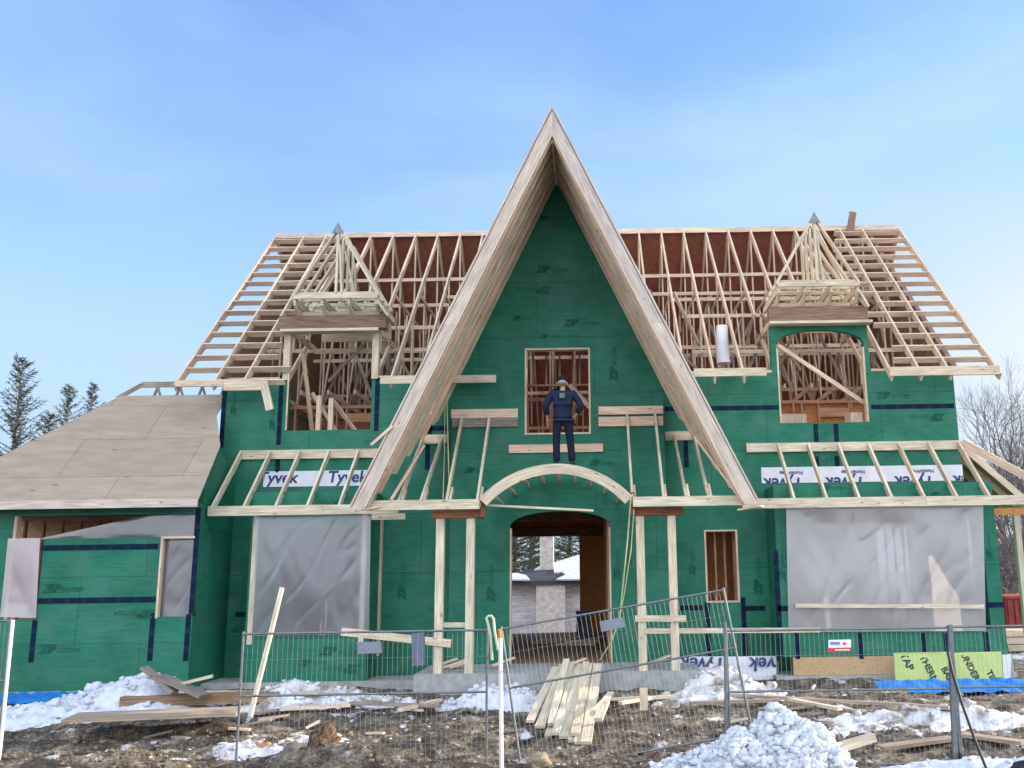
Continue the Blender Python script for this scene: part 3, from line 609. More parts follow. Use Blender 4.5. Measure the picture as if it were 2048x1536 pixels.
# dormers
def dormer(xa, xb, zsill, zh0, zh1, arched, apexz, bx0, bx1):
    xc = (bx0 + bx1) / 2
    hd = MB().box(bx0 - .38 if not arched else bx0 - .16, bx1 + .14 if not arched else bx1 + .22, 19.36, 19.60, zh0 + .03, zh1)
    D_ = part('dormer', hd, M['header'], H)
    part('sill_plate', MB().box(xa - .16, xb + .16, 19.34, 19.62, zh0 - .03, zh0 + .028), M['new'], D_)
    if not arched:
        for x in (xa - .06, xb + .06): split_part('corner_post', MB().box(x - .07, x + .07, 19.57, 19.72, 6.55, zh0 - .032), M['new'], D_)
        split_part('corner_post', MB().box(xa - .005, xa + .03, 19.55, 19.56, zsill, 6.7), M['new'], D_)
    else:
        g_ = MB().box(xa - .12, xa, YW - .01, YW + .15, 6.5, zh0 - .032, .5).box(xb, xb + .1, YW - .01, YW + .15, 6.5, zh0 - .032, .5)
        mid = (xa + xb) / 2; hw = (xb - xa) / 2
        cu = [(mid + hw * math.sin(a), 7.20 + .30 * math.cos(a)) for a in [math.pi / 2 * (i / 10 * 2 - 1) for i in range(11)]]
        g_.prism([(xa - .12, zh0 - .033), (xa - .12, 7.2)][::-1][1:] + [(xa, zh0 - .033)] if False else [(xa, zh0 - .033)] + cu + [(xb, zh0 - .033)], YW - .012, YW + .12, .5)
        part('arched_head', g_, M['green'], D_)
        split_part('corner_post', MB().box(xa + .0, xa + .035, YW - .014, YW + .14, zsill, 7.1).box(xb - .035, xb, YW - .014, YW + .14, zsill, 7.1), M['new'], D_)
    # cheek frames back to the roof
    for x in (xa - .06, xb + .06):
        ck = MB().beam((x, 19.6, zh0 + .1), (x, 21.6, zh0 + .1), .05, .14).beam((x, 19.75, 6.6), (x, 20.9, zh0), .05, .12)
        for k in range(3): ck.beam((x, 20.0 + k * .45, chord(20.0 + k * .45) - .1), (x, 20.0 + k * .45, zh0), .05, .08)
        split_part('cheek_frame', ck, M['truss'], D_)
    zt = 8.24 if not arched else 8.36
    ft_ = MB().box(bx0, bx1, 19.06, 19.10, zt - .03, zt + .06); part('eave_fascia', ft_, M['new'], D_)
    nj = 4
    for k in range(nj):
        x = bx0 + .03 + (bx1 - bx0 - .06) * k / (nj - 1)
        part('joist', MB().beam((x, 19.1, zt - .06), (x, 20.9, zt - .06), .045, .14), M['new'], D_)
        part('strut', MB().beam((x + .002, 19.12, zt - .12), (x + .002, 19.5, zh1 - .02), .05, .1), M['new'], D_)
    split_part('blocking', MB().box(bx0 + .06, bx1 - .06, 19.62, 19.64, zh1 + .05, zh1 + .16).box(bx0 + .06, bx1 - .06, 20.4, 20.44, zh1 - .05, zt - .02).box(bx0 + .1, bx1 - .1, 20.9, 20.94, zh1 - .2, zh1 + .0), M['new'], D_)
    for k in range(4):
        y = 19.14 + k * .42; hw = (bx1 - bx0) / 2 + .02; t_ = MB()
        for sg in (-1, 1): t_.beam((xc + sg * hw, y, zt + .03), (xc, y, apexz), .045, .12, (0, 1, 0))
        t_.beam((xc - hw, y, zt + .09), (xc + hw, y, zt + .09), .04, .08)
        t_.beam((xc + .0, y, zt + .1), (xc, y, apexz - .1), .05, .10, (0, 1, 0))
        if k in (0, 1, 3): t_.beam((xc + .12 + .2 * (k == 1), y, zt + .1), (xc + .04, y, apexz - .4), .04, .085, (0, 1, 0))
        part('gable_truss', t_, M['new'], D_)
    part('gusset_plate', MB().prism([(xc - .13, apexz - .15), (xc + .13, apexz - .15), (xc, apexz + .10)], 19.07, 19.085), M['galv'], D_)
    part('flared_board', MB().beam((bx1 - .05, 19.2, zt - .02), (bx1 + .20, 19.3, zh1 - .05), .05, .2, (0, 1, 0)), M['new'], D_)
    return D_
dormer(LD[0], LD[1], LD[2], 7.60, 7.92, False, 9.84, -6.42, -4.62)
dormer(RD[0], RD[1], RD[2], 7.62, 7.97, True, 9.92, 3.95, 5.70)

# bays on the ground floor and their lean-to roofs
bl = MB().wall(-6.85, -4.48, .42, 4.06, 18.6, 18.72, [(-6.74, -4.60, 1.27, 3.75)])
bl.box(-4.60, -4.48, 18.725, 19.599, .42, 4.04, .5).box(-6.85, -6.73, 18.725, 19.599, .42, 4.04, .5)
part('bay_wall', bl, M['green'], H)
br_ = MB().wall(3.54, 7.9, .74, 4.06, 18.6, 18.72, [(3.76, 7.62, 1.22, 3.78)])
br_.box(3.54, 3.66, 18.725, 19.599, .74, 4.04, .5)
br_.box(7.78, 7.9, 18.98, 19.599, .74, 4.04, .5).prismx([(18.725, 1.8), (18.978, 3.5), (18.978, 4.04), (18.725, 4.04)], 7.78, 7.9, .5)  # unseen side wall, opening cut to shape the sun wedge on the sheet
part('bay_wall', br_, M['green'], H)
part('bay_sun_blocker', MB().box(3.67, 7.77, 18.73, 19.58, 3.80, 3.83), M['osb'], H)  # unseen sheet added to block sun coming through the open lean-to roof
part('base_board', MB().wall(3.75, 6.1, .40, .735, 18.60, 18.66, t=.4), M['osbgold'], H)
split_part('foundation', MB().box(3.4, 8.0, 18.52, 19.5, .1, .395).box(6.1, 7.95, 18.53, 18.7, .396, .735), M['concrete'], H)
split_part('foundation', MB().box(-8.1, -3.3, 18.5, 19.5, .1, .415).box(-14, -7.5, 17.8, 18.4, .1, .38).box(1.85, 3.6, 19.3, 19.55, .1, .6), M['concrete'], H)
tr = MB().box(-6.80, -6.70, 18.57, 18.598, 1.12, 3.72).box(-4.64, -4.54, 18.57, 18.598, 1.05, 3.72).box(-4.478, -4.44, 19.42, 19.56, .8, 3.9)
split_part('trim_board', tr, M['new'], H)
ba = MB().beam(at(1590, 1211, 18.46), at(1968, 1213, 18.46), .03, .075)
split_part('trim_board', ba, M['new'], H)

def pent(xs_, xa, xb, fx0, fx1):
    m_ = MB().box(xa, xb, 19.545, 19.596, 4.84, 5.03)
    P0 = part('lean_to_roof', m_, M['new'], H)
    part('fascia_board', MB().box(fx0, (fx0 + fx1) / 2 + .4, 18.17, 18.215, 3.57, 3.76), M['new'], P0)
    part('fascia_board', MB().box((fx0 + fx1) / 2 + .403, fx1, 18.171, 18.216, 3.572, 3.757), M['new'], P0)
    for x in xs_:
        part('rafter', MB().beam((x, 19.545, 4.96), (x, 18.215, 3.68), .045, .13), M['new'], P0)
    return P0
pent([-7.50 + .62 * i for i in range(6)], -7.54, -4.3, -7.56, -3.85)
PR = pent([3.87 + .635 * i for i in range(7)], 3.2, 7.70, 2.85, 9.2)
# lean-to roof wrapping round the right side
sd_ = MB().beam((7.75, 19.5, 4.98), (9.15, 18.2, 3.70), .05, .16)
SR = part('side_roof', sd_, M['truss'], H)
part('fascia_board', MB().box(9.13, 9.18, 18.2, 27, 3.58, 3.76), M['new'], SR)
part('ledger', MB().box(7.735, 7.78, 19.6, 27, 4.86, 5.02), M['truss'], SR)
for k in range(10): part('rafter', MB().beam((7.78, 19.7 + k * .62, 4.95), (9.13, 19.7 + k * .62, 3.68), .045, .13), M['truss'], SR)
sh = MB(); P_ = [(7.9, 19.9, 4.93), (9.2, 19.9, 3.72), (9.2, 26.5, 3.72), (7.9, 26.5, 4.93)]
sh.face(P_, [(p[0], p[1]) for p in P_], .4); sh.face([(x, y, z + .02) for x, y, z in P_[::-1]], [(p[0], p[1]) for p in P_[::-1]], .4)
part('deck_board', sh, M['grey'], SR)
part('soffit_beam', MB().box(7.95, 9.1, 19.0, 19.1, 3.42, 3.56), M['osb'], SR)
split_part('post', MB().box(9.0, 9.12, 20.2, 20.32, .3, 3.6).box(9.0, 9.12, 25, 25.12, .3, 3.6), M['new'], SR)

# entrance porch
slab = MB().box(-3.32, 1.85, 17.36, 19.15, .2, .64)
PO = part('porch', slab, M['concrete'], H)
for x in (-2.915, -2.35, .81, 1.40): part('porch_post', MB().box(x - .075, x + .075, 17.48, 17.63, .64, 3.42), M['new'], PO)
split_part('porch_beam', MB().box(-3.06, -2.10, 17.45, 17.66, 3.42, 3.57), M['brown'], PO)
split_part('porch_beam', MB().box(.66, 1.62, 17.45, 17.66, 3.42, 3.57), M['brown'], PO)
split_part('porch_beam', MB().box(-2.15, -2.06, 17.36, 17.44, 3.43, 3.80).box(.64, .72, 17.36, 17.44, 3.43, 3.85), M['brown'], PO)
part('fascia_board', MB().box(-4.25, -2.16, 17.26, 17.31, 3.575, 3.755), M['new'], PO)
part('fascia_board', MB().box(.68, 2.75, 17.26, 17.31, 3.575, 3.755), M['new'], PO)
part('fascia_board', MB().box(-4.35, -3.7, 18.1, 18.14, 3.45, 3.57), M['new'], PO)
am = MB(); AC, AR = (-.745, 2.48), 1.91
a0 = math.asin(1.42 / AR); n = 40; t_ = .55
for ply, (y0, y1) in enumerate(((17.24, 17.285), (17.288, 17.335))):
    for i in range(n):
        A = -a0 + 2 * a0 * i / n; B = -a0 + 2 * a0 * (i + 1) / n; ro, ri = AR, AR - .19
        f = lambda a, r_: (AC[0] + r_ * math.sin(a), AC[1] + r_ * math.cos(a))
        p = [f(A, ri), f(B, ri), f(B, ro), f(A, ro)]; uu = [(A * AR, 0), (B * AR, 0), (B * AR, .19), (A * AR, .19)]
        am.face([(x, y0, z) for x, z in p], uu, t_); am.face([(x, y1, z) for x, z in p[::-1]], uu[::-1], t_)
        am.face([(p[1][0], y0, p[1][1]), (p[0][0], y0, p[0][1]), (p[0][0], y1, p[0][1]), (p[1][0], y1, p[1][1])], uu, t_)
        am.face([(p[3][0], y0, p[3][1]), (p[2][0], y0, p[2][1]), (p[2][0], y1, p[2][1]), (p[3][0], y1, p[3][1])], uu, t_)
part('porch_arch', am, M['new'], PO)
for k in range(9):
    a = -a0 * .86 + 2 * a0 * .86 * k / 8; r_ = AR - .12
    part('purlin', MB().beam((AC[0] + r_ * math.sin(a), 17.335, AC[1] + r_ * math.cos(a)), (AC[0] + r_ * math.sin(a), 19.19, AC[1] + r_ * math.cos(a)), .04, .10, (math.sin(a), 0, math.cos(a))), M['new'], PO)
part('tie_bar', MB().beam(at(966, 1010, 17.42), at(1187, 1021, 17.42), .03, .04), M['new'], PO)
def ledg(p0, p1, Y, h, mat): 
    a, b = at(*p0, Y), at(*p1, Y); z = (a.z + b.z) / 2
    part('ledger', MB().box(a.x, b.x, Y - .045, Y - .002, z - h / 2, z + h / 2), M[mat], PO)
ledg((903, 828), (1036, 827), YB, .185, 'gable'); ledg((905, 846), (1036, 845), YB, .19, 'grey')
ledg((1197, 822), (1326, 820), YB, .17, 'brown' if False else 'gable'); ledg((1197, 844), (1326, 842), YB, .20, 'gable')
ledg((1018, 898), (1206, 896), YB, .17, 'gable'); ledg((845, 879), (894, 878), YW, .19, 'gable'); ledg((1330, 873), (1396, 871), YW, .19, 'gable')
def raft(pt, Yt, pb):
    a, b = at(*pt, Yt), at(*pb, 17.31)
    x = b.x
    part('rafter', MB().beam((a.x * .5 + x * .5, Yt, a.z), (a.x * .5 + x * .5, 17.31, 3.68), .045, .12), M['new'], PO)
    part('rafter_tail', MB().beam((a.x * .5 + x * .5 + .05, 17.33, 3.66), (a.x * .5 + x * .5 + .05, 17.72, 3.98), .04, .11), M['new'], PO)
for pt, Yt, pb in (((924, 838), YB - .04, (893, 993)), ((980, 838), YB - .04, (953, 993)), ((1251, 832), YB - .04, (1268, 988)), ((1310, 830), YB - .04, (1327, 988)),
                   ((878, 879), YW - .04, (848, 995)), ((837, 882), YW - .04, (806, 997)), ((1351, 872), YW - .04, (1370, 985)), ((1391, 872), YW - .04, (1414, 985))):
    raft(pt, Yt, pb)
nb = MB(); nb.beam(at(885, 1250, 17.6), at(935, 1250, 17.6), .04, .09).beam(at(1270, 1237, 17.46), at(1372, 1237, 17.46), .03, .11)
split_part('nailed_rail', nb, M['new'], PO)
split_part('nailed_rail', MB().beam(at(683, 1263, 17.46), at(902, 1287, 17.46), .03, .14), M['new'], PO)
split_part('nailed_rail', MB().beam(at(1290, 1262, 17.46), at(1640, 1260, 17.9), .03, .09), M['new'], PO)
part('upright_board', MB().beam(at(893, 770, 19.1), at(899, 1004, 17.7), .02, .02), M['rope'], PO)

# garage wing
GY = 17.9
gw = MB()
o0, o1 = at(20, 1130, GY).x, at(386, 1130, GY).x; zt, zb = at(200, 1030, GY).z, at(200, 1236, GY).z
gw.wall(-13.6, -7.60, .36, 3.80, GY, GY + .14, [(o0, o1, zb, zt)])
gw.box(-7.74, -7.60, GY + .141, YW - .002, .36, 3.8, .5)
gw.prismx([(GY + .14, 3.80), (YW - .002, 3.80), (YW - .002, 4.3), (18.75, 4.95), (GY + .14, 4.1)], -7.74, -7.605, .5)
GA = part('garage_wing', gw, M['green'], H)
i0, i1 = at(80, 1150, GY).x, at(317, 1150, GY).x; iz = at(200, 1076, GY).z
part('infill_panel', MB().wall(i0, i1, zb + .002, iz, GY + .01, GY + .1), M['green'], GA)
gr_ = MB(); GE = 3.84
P_ = [(-7.46, 17.48), (-7.60, 18.67), (-8.04, 19.45), (-8.04, 20.0), (-10.40, 20.0), (-12.92, 17.48)]
top = [(x, y, GE + (y - 17.48) * .99) for x, y in P_]
gr_.face(top, [(x, y * 1.41) for x, y in P_], .5); gr_.face([(x, y, z - .03) for x, y, z in top[::-1]], [(x, y * 1.41) for x, y in P_[::-1]], .5)
for i in range(6):
    a, b = top[i], top[(i + 1) % 6]
    gr_.face([b, a, (a[0], a[1], a[2] - .03), (b[0], b[1], b[2] - .03)], [(0, 0), (1, 0), (1, .03), (0, .03)], .5)
hip = [(-12.93, 17.47, GE), (-10.41, 20.0, GE + 2.49), (-10.41, 24.5, GE + 2.49), (-12.93, 27, GE)]
gr_.face(hip, [(y * 1.41, x) for x, y, z in hip], .5)
M['ply'] = noisy('weathered_plywood', [(.28, (.28, .225, .175)), (.48, (.33, .27, .215)), (.7, (.38, .315, .255))], scale=1.3, detail=9, stretch=(1.2, 5, 5), rough=.8)
def ply_seams():
    m = M['ply']; t = m.node_tree; l = t.links.new; b = t.nodes['Principled BSDF']; src = b.inputs['Base Color'].links[0].from_socket
    uv = N(t, 'ShaderNodeUVMap'); uv.uv_map = 'UVMap'; brk = N(t, 'ShaderNodeTexBrick'); brk.offset = .5; brk.inputs['Scale'].default_value = 1
    brk.inputs['Mortar Size'].default_value = .008; brk.inputs['Mortar Smooth'].default_value = .4; brk.inputs['Brick Width'].default_value = 2.44; brk.inputs['Row Height'].default_value = 1.22
    brk.inputs['Color1'].default_value = (1, 1, 1, 1); brk.inputs['Color2'].default_value = (.92, .91, .90, 1); brk.inputs['Mortar'].default_value = (.5, .46, .44, 1)
    mp = N(t, 'ShaderNodeMapping'); mp.inputs['Location'].default_value = (.7, .25, 0); l(uv.outputs[0], mp.inputs[0]); l(mp.outputs[0], brk.inputs['Vector'])
    x = N(t, 'ShaderNodeMixRGB', blend_type='MULTIPLY'); x.inputs[0].default_value = 1; l(src, x.inputs[1]); l(brk.outputs['Color'], x.inputs[2])
    # dark knots and boot marks
    vo = N(t, 'ShaderNodeTexVoronoi'); vo.inputs['Scale'].default_value = 2.3; mp2 = N(t, 'ShaderNodeMapping'); mp2.inputs['Scale'].default_value = (.55, 1.6, 1); l(uv.outputs[0], mp2.inputs[0]); l(mp2.outputs[0], vo.inputs['Vector'])
    k = ramp(t, [(.05, (.35, .28, .26)), (.11, (1, 1, 1))]); l(vo.outputs['Distance'], k.inputs[0])
    x2 = N(t, 'ShaderNodeMixRGB', blend_type='MULTIPLY'); x2.inputs[0].default_value = .7; l(x.outputs[0], x2.inputs[1]); l(k.outputs[0], x2.inputs[2]); l(x2.outputs[0], b.inputs['Base Color'])
ply_seams()
part('garage_roof', gr_, M['ply'], GA)
part('fascia_board', MB().box(-13, -7.46, 17.44, 17.475, 3.70, 3.86), M['barge'], GA)
rt = MB().box(-10.1, -8.03, 20.28, 20.33, 6.58, 6.70); rt.beam((-10.1, 20.3, 6.64), (-10.45, 19.98, 6.28), .05, .1)
for k in range(4):
    x = -9.75 + k * .5
    rt.beam((x - .13, 20.3, 6.2), (x, 20.31, 6.6), .04, .05, (0, 1, 0)).beam((x + .13, 20.3, 6.2), (x, 20.29, 6.6), .04, .05, (0, 1, 0))
part('garage_truss', rt, M['grey'], GA)
gi = MB().box(-13.4, -7.7, 21.5, 21.6, .4, 3.9); part('garage_partition', gi, M['inner'], GA)
gs = studwall_x(-13, -7.9, 20.6, .5, 3.75); part('stud_wall', gs, M['inner'], GA)
gf = MB().box(-13.4, -7.7, GY + .2, 24, .3, .42); part('garage_floor', gf, M['concrete'], GA)
split_part('garage_post', MB().box(o0 - .002, o0 + .06, GY - .01, GY + .12, zb, zt).box(i1 + .0, i1 + .04, GY - .012, GY + .1, zb - .02, iz + .02).box(i1 + .042, o1, GY - .008, GY + .08, iz - .03, iz + .015), M['truss'], GA)
part('garage_ceiling', MB().box(-13.4, -7.7, GY + .2, 24, 3.79, 3.81), M['osbroof'], GA)

# seam tape on the sheathing (4 mm proud)
def tape(p0, p1, Y, wd=.10):
    a, b = at(*p0, Y), at(*p1, Y); d = b - a
    if abs(d.x) > abs(d.z): b.z = a.z
    else: b.x = a.x = (a.x + b.x) / 2
    y = Y - .004; o = random.random() * 9; ln = (b - a).length; m_ = MB()
    if abs(d.x) > abs(d.z): P_ = [(a.x, y, a.z - wd / 2), (b.x, y, a.z - wd / 2), (b.x, y, a.z + wd / 2), (a.x, y, a.z + wd / 2)]; u = [(o, 0), (o + ln, 0), (o + ln, .1), (o, .1)]
    else:
        z0, z1 = min(a.z, b.z), max(a.z, b.z); P_ = [(a.x - wd / 2, y, z0), (a.x + wd / 2, y, z0), (a.x + wd / 2, y, z1), (a.x - wd / 2, y, z1)]; u = [(o, 0), (o, .1), (o + ln, .1), (o + ln, 0)]
    m_.face(P_, u, .5); part('seam_tape', m_, M['tape'], H)
for p0, p1, Y in (((562, 750), (559, 890), YW), ((756, 755), (752, 862), YW), ((1330, 818), (1557, 815), YW), ((1742, 814), (1908, 812), YW), ((1630, 848), (1634, 886), YW), ((1670, 848), (1675, 886), YW),
                  ((1632, 912), (1634, 932), YW), ((1672, 912), (1676, 932), YW), ((448, 750), (446, 895), YW + .0), ((556, 912), (555, 945), YW), ((862, 790), (858, 868), YW), ((849, 857), (898, 856), YW), ((856, 890), (854, 940), YW),
                  ((82, 1096), (316, 1094), GY), ((76, 1202), (312, 1199), GY + .0), ((70, 1240), (62, 1325), GY), ((306, 1226), (300, 1322), GY), ((376, 1228), (373, 1322), GY), ((397, 1015), (383, 1228), GY),
                  ((470, 1229), (497, 1228), YW), ((1488, 1195), (1489, 1318), YW), ((1360, 1216), (1408, 1216), YW), ((1490, 1217), (1530, 1217), YW), ((1415, 1205), (1417, 1316), YW), ((1556, 1217), (1588, 1217), 18.6), ((1557, 1100), (1556, 1318), 18.6), ((1593, 1266), (1595, 1318), 18.6), ((1720, 1266), (1722, 1318), 18.6),
                  ((1847, 1266), (1849, 1318), 18.6), ((1893, 1266), (1894, 1318), 18.6), ((1972, 1264), (1974, 1310), 18.6), ((1968, 1210), (2008, 1209), 18.6), ((1334, 1040), (1336, 1300), YW), ((1372, 880), (1372, 935), YW)):
    tape(p0, p1, Y)

# ------------------------------------------------------------------ printing on the sheathing and the house wrap
_tc = {}
def text_polys(txt, size, shear=0.0, bold=0.0):
    key = (txt, size, shear, bold)
    if key not in _tc:
        cu = bpy.data.curves.new('t', 'FONT'); cu.body = txt; cu.size = size; cu.shear = shear; cu.offset = bold; cu.resolution_u = 3; cu.fill_mode = 'FRONT'
        o = bpy.data.objects.new('t', cu); C.objects.link(o)
        dg_ = bpy.context.evaluated_depsgraph_get(); me = bpy.data.meshes.new_from_object(o.evaluated_get(dg_))
        _tc[key] = ([(v.co.x, v.co.y) for v in me.vertices], [tuple(p.vertices) for p in me.polygons])
        bpy.data.objects.remove(o); bpy.data.curves.remove(cu); bpy.data.meshes.remove(me)
    return _tc[key]
def put_text(mb, txt, size, origin, ux, uy, shear=0.0, bold=0.0, clip=None):
    vs, fs = text_polys(txt, size, shear, bold); o, ux, uy = Vector(origin), Vector(ux), Vector(uy)
    bm = bmesh.new(); bv = [bm.verts.new(o + ux * x + uy * y) for x, y in vs]
    for f_ in fs:
        try: bm.faces.new([bv[i] for i in f_])
        except ValueError: pass
    for co, no in (clip or ()):
        geo = bm.verts[:] + bm.edges[:] + bm.faces[:]
        bmesh.ops.bisect_plane(bm, geom=geo, plane_co=co, plane_no=no, clear_outer=True)
    nrm = ux.cross(uy)
    for f_ in bm.faces:
        f_.normal_update()
        p = [v.co.copy() for v in f_.verts]
        if f_.normal.dot(nrm) < 0: p.reverse()
        mb.face(p, [(0, 0)] * len(p), .5)
    bm.free(); return mb
def zip_print(px, py, Y, rot=0, size=.20, only=False):
    p = at(px, py, Y - .006); c_, s_ = math.cos(R(rot)), math.sin(R(rot)); ux, uy = Vector((c_, 0, s_)), Vector((-s_, 0, c_))
    m_ = MB(); put_text(m_, 'ZIP', size, p, ux, uy, .25, .012)
    if not only: put_text(m_, 'SYSTEM', size * .62, p + ux * size * 1.62, ux, uy, .1)
    part('printed_logo', m_, M['zipink'], H)
for a in ((1072, 545, YB), (1101, 574, YB, 180), (1128, 652, YB), (1234, 762, YB, 90), (1078, 440, YB, 0, .14), (1080, 676, YB, 0, .12), (1024, 640, YB, 0, .12), (1752, 797, YW), (1888, 828, YW, 180), (1420, 742, YW, 0, .12),
          (1440, 842, YW, 180, .16), (86, 1184, GY), (308, 1220, GY, 180), (78, 1306, GY), (488, 1252, YW, 180, .17), (988, 1204, YB, 90), (810, 1200, YW, 90), (1524, 1190, YW, 90), (1262, 1130, YB, 90, .16), (1240, 1160, YB, 90, .16),
          (640, 1310, 18.6), (720, 1330, 18.6, 180), (600, 1330, 18.6, 0, .14), (548, 860, YW, 90, .14), (470, 830, YW, 90, .13), (1390, 1150, YW, 90, .15), (427, 1110, YW, 90, .14), (690, 1000, 18.6, 180, .14), (1640, 980, 18.6, 0, .14), (1880, 985, 18.6, 180, .14), (1968, 1180, 18.6, 90, .15), (1985, 1120, 18.6, 90, .13), (1570, 1160, 18.6, 90, .14), (1180, 930, YB, 0, .13), (930, 945, YB, 0, .13)):
    zip_print(*a)
def wrap_band(p0, p1, Y, prints, size, rot, dz):
    a, b = at(*p0, Y), at(*p1, Y); y = Y - .006
    z1, z0 = at(p0[0], p0[1], Y).z, at(p1[0], p1[1], Y).z
    m_ = MB(); n_ = 24
    m_.grid(lambda u, v: (a.x + (b.x - a.x) * u, y + .003 * math.sin(u * 40 + v * 3), z0 + (z1 - z0) * v), n_, 1)
    wb = part('house_wrap', m_, M['membrane'], H)
    sg = -1 if rot else 1
    for px in prints:
        tm = MB()
        o = at(px, 950, Y); o.y = y - .006; o.z = (z0 if not rot else z0) + dz
        put_text(tm, 'Tyvek', size, o, (sg, 0, 0), (0, 0, sg), .15, .008, [((0, 0, z1 - .004), (0, 0, 1)), ((0, 0, z0 + .004), (0, 0, -1)), ((b.x - .01, 0, 0), (1, 0, 0)), ((a.x + .01, 0, 0), (-1, 0, 0))])
        if rot: put_text(tm, 'HomeWrap', size * .3, o + Vector((0, 0, size * .42)), (sg, 0, 0), (0, 0, sg), 0, .003, [((0, 0, z1 - .004), (0, 0, 1)), ((b.x - .01, 0, 0), (1, 0, 0)), ((a.x + .01, 0, 0), (-1, 0, 0))])
        if tm.f: part('printed_logo', tm, M['wrapink'], wb)
wrap_band((528, 943), (740, 971), YW, (516, 655), .34, False, .08)
wrap_band((1522, 935), (1927, 961), YW, (1606, 1730, 1868, 1985), .34, True, .10)
# lower wrap by the porch corner and at the right corner
def wrap_sheet(pts, Y, prints, size):
    q = [at(px, py, Y) for px, py in pts]; m_ = MB()
    def fn(u, v):
        a = q[0].lerp(q[1], u); b = q[3].lerp(q[2], u); p = b.lerp(a, v); p.y += .02 * noise.noise(Vector((p.x * 3, p.z * 4, 1))) - .02; return p
    m_.grid(fn, 30, 10); wb = part('house_wrap', m_, M['membrane'], H, None, True)
    for px, py in prints:
        tm = MB(); o = at(px, py, Y - .055); put_text(tm, 'Tyvek', size, o, (-1, 0, .02), (-.02, 0, -1), .15, .008, [((0, 0, q[0].z - .01), (0, 0, 1)), ((q[1].x - .01, 0, 0), (1, 0, 0))])
        if tm.f: part('printed_logo', tm, M['wrapink'], wb)
wrap_sheet([(1355, 1313), (1552, 1312), (1552, 1366), (1362, 1352)], 18.9, ((1452, 1316), (1590, 1316)), .36)
wrap_sheet([(2004, 1310), (2022, 1310), (2020, 1368), (2006, 1368)], 18.5, (), .3)

# ------------------------------------------------------------------ plastic sheets over the openings
def film(name, corners, Y, mat, label, nu=48, nv=40, amp=.03, seed=0):
    q = [at(px, py, Y) for px, py in corners]                  # TL TR BR BL
    def fn(u, v):
        a = q[0].lerp(q[1], u); b = q[3].lerp(q[2], u); p = b.lerp(a, v)
        e = min(1, 6 * min(u, 1 - u), 6 * min(v, 1 - v))
        q1 = Vector((p.x * 1.1 + p.z * .35 + seed, p.z * .45 - p.x * .2, seed)); ridge = 1 - abs(2 * noise.noise(Vector((p.x * 2.1 + p.z * .9, p.z * .35, seed + 4))))
        fold = max(0, 1 - abs(noise.noise(Vector((p.x * 1.6 - p.z * 1.1, p.z * .5 + p.x * .3, seed + 9)))) * 9)
        d = noise.noise(q1) + .35 * ridge * abs(noise.noise(q1 * 2)) + .22 * fold * (noise.noise(q1 * 1.7) + .4) + .06 * noise.noise(Vector((p.x * 9, p.z * 2, seed)))
        p.y += amp * d * e; return p
    return single(name, MB().grid(fn, nu, nv), mat, label, 'plastic sheet', 'plastic sheets over the openings', True)
film('plastic_sheet', [(512, 1012), (742, 1010), (738, 1268), (506, 1272)], 18.535, M['poly'], 'bluish plastic sheet over the tall window left of the porch', 70, 60, .032, seed=2)
film('plastic_sheet', [(1572, 1006), (1966, 1002), (1972, 1262), (1577, 1264)], 18.53, M['polywide'], 'widest plastic sheet, over the large window with a batten across, sunlit at its right', 110, 70, .036, seed=9)
film('plastic_sheet', [(16, 1077), (80, 1076), (72, 1236), (0, 1234)], GY - .03, M['polypink'], 'pinkish plastic sheet flap at the left end of the garage opening', 24, 30, .03, seed=4)
film('plastic_sheet', [(318, 1082), (389, 1080), (385, 1233), (314, 1233)], GY + .12, M['poly'], 'narrow bluish plastic sheet right of the green garage infill panel', 24, 30, .02, seed=6)
film('plastic_sheet', [(322, 1024), (390, 1022), (391, 1081), (70, 1079)], GY + .16, M['poly'], 'sagging triangular plastic sheet across the top of the garage opening', 40, 20, .03, seed=7)

# ------------------------------------------------------------------ person on the porch arch
def skin_mesh(name, pts, edges, sub=2, root=0):
    me = bpy.data.meshes.new(name); me.from_pydata([p[:3] for p in pts], edges, [])
    o = bpy.data.objects.new(name, me); C.objects.link(o)
    sk = o.modifiers.new('s', 'SKIN'); sk.use_smooth_shade = True
    if not me.skin_vertices: me.skin_vertices.new()
    for i, p in enumerate(pts):
        r_ = p[3] if len(p) > 3 else .05; me.skin_vertices[0].data[i].radius = (r_, p[4] if len(p) > 4 else r_)
    me.skin_vertices[0].data[root].use_root = True
    ss = o.modifiers.new('u', 'SUBSURF'); ss.levels = sub; ss.render_levels = sub
    dg_ = bpy.context.evaluated_depsgraph_get(); nm = bpy.data.meshes.new_from_object(o.evaluated_get(dg_)); nm.name = name
    bpy.data.objects.remove(o); nm.polygons.foreach_set('use_smooth', [True] * len(nm.polygons)); return nm
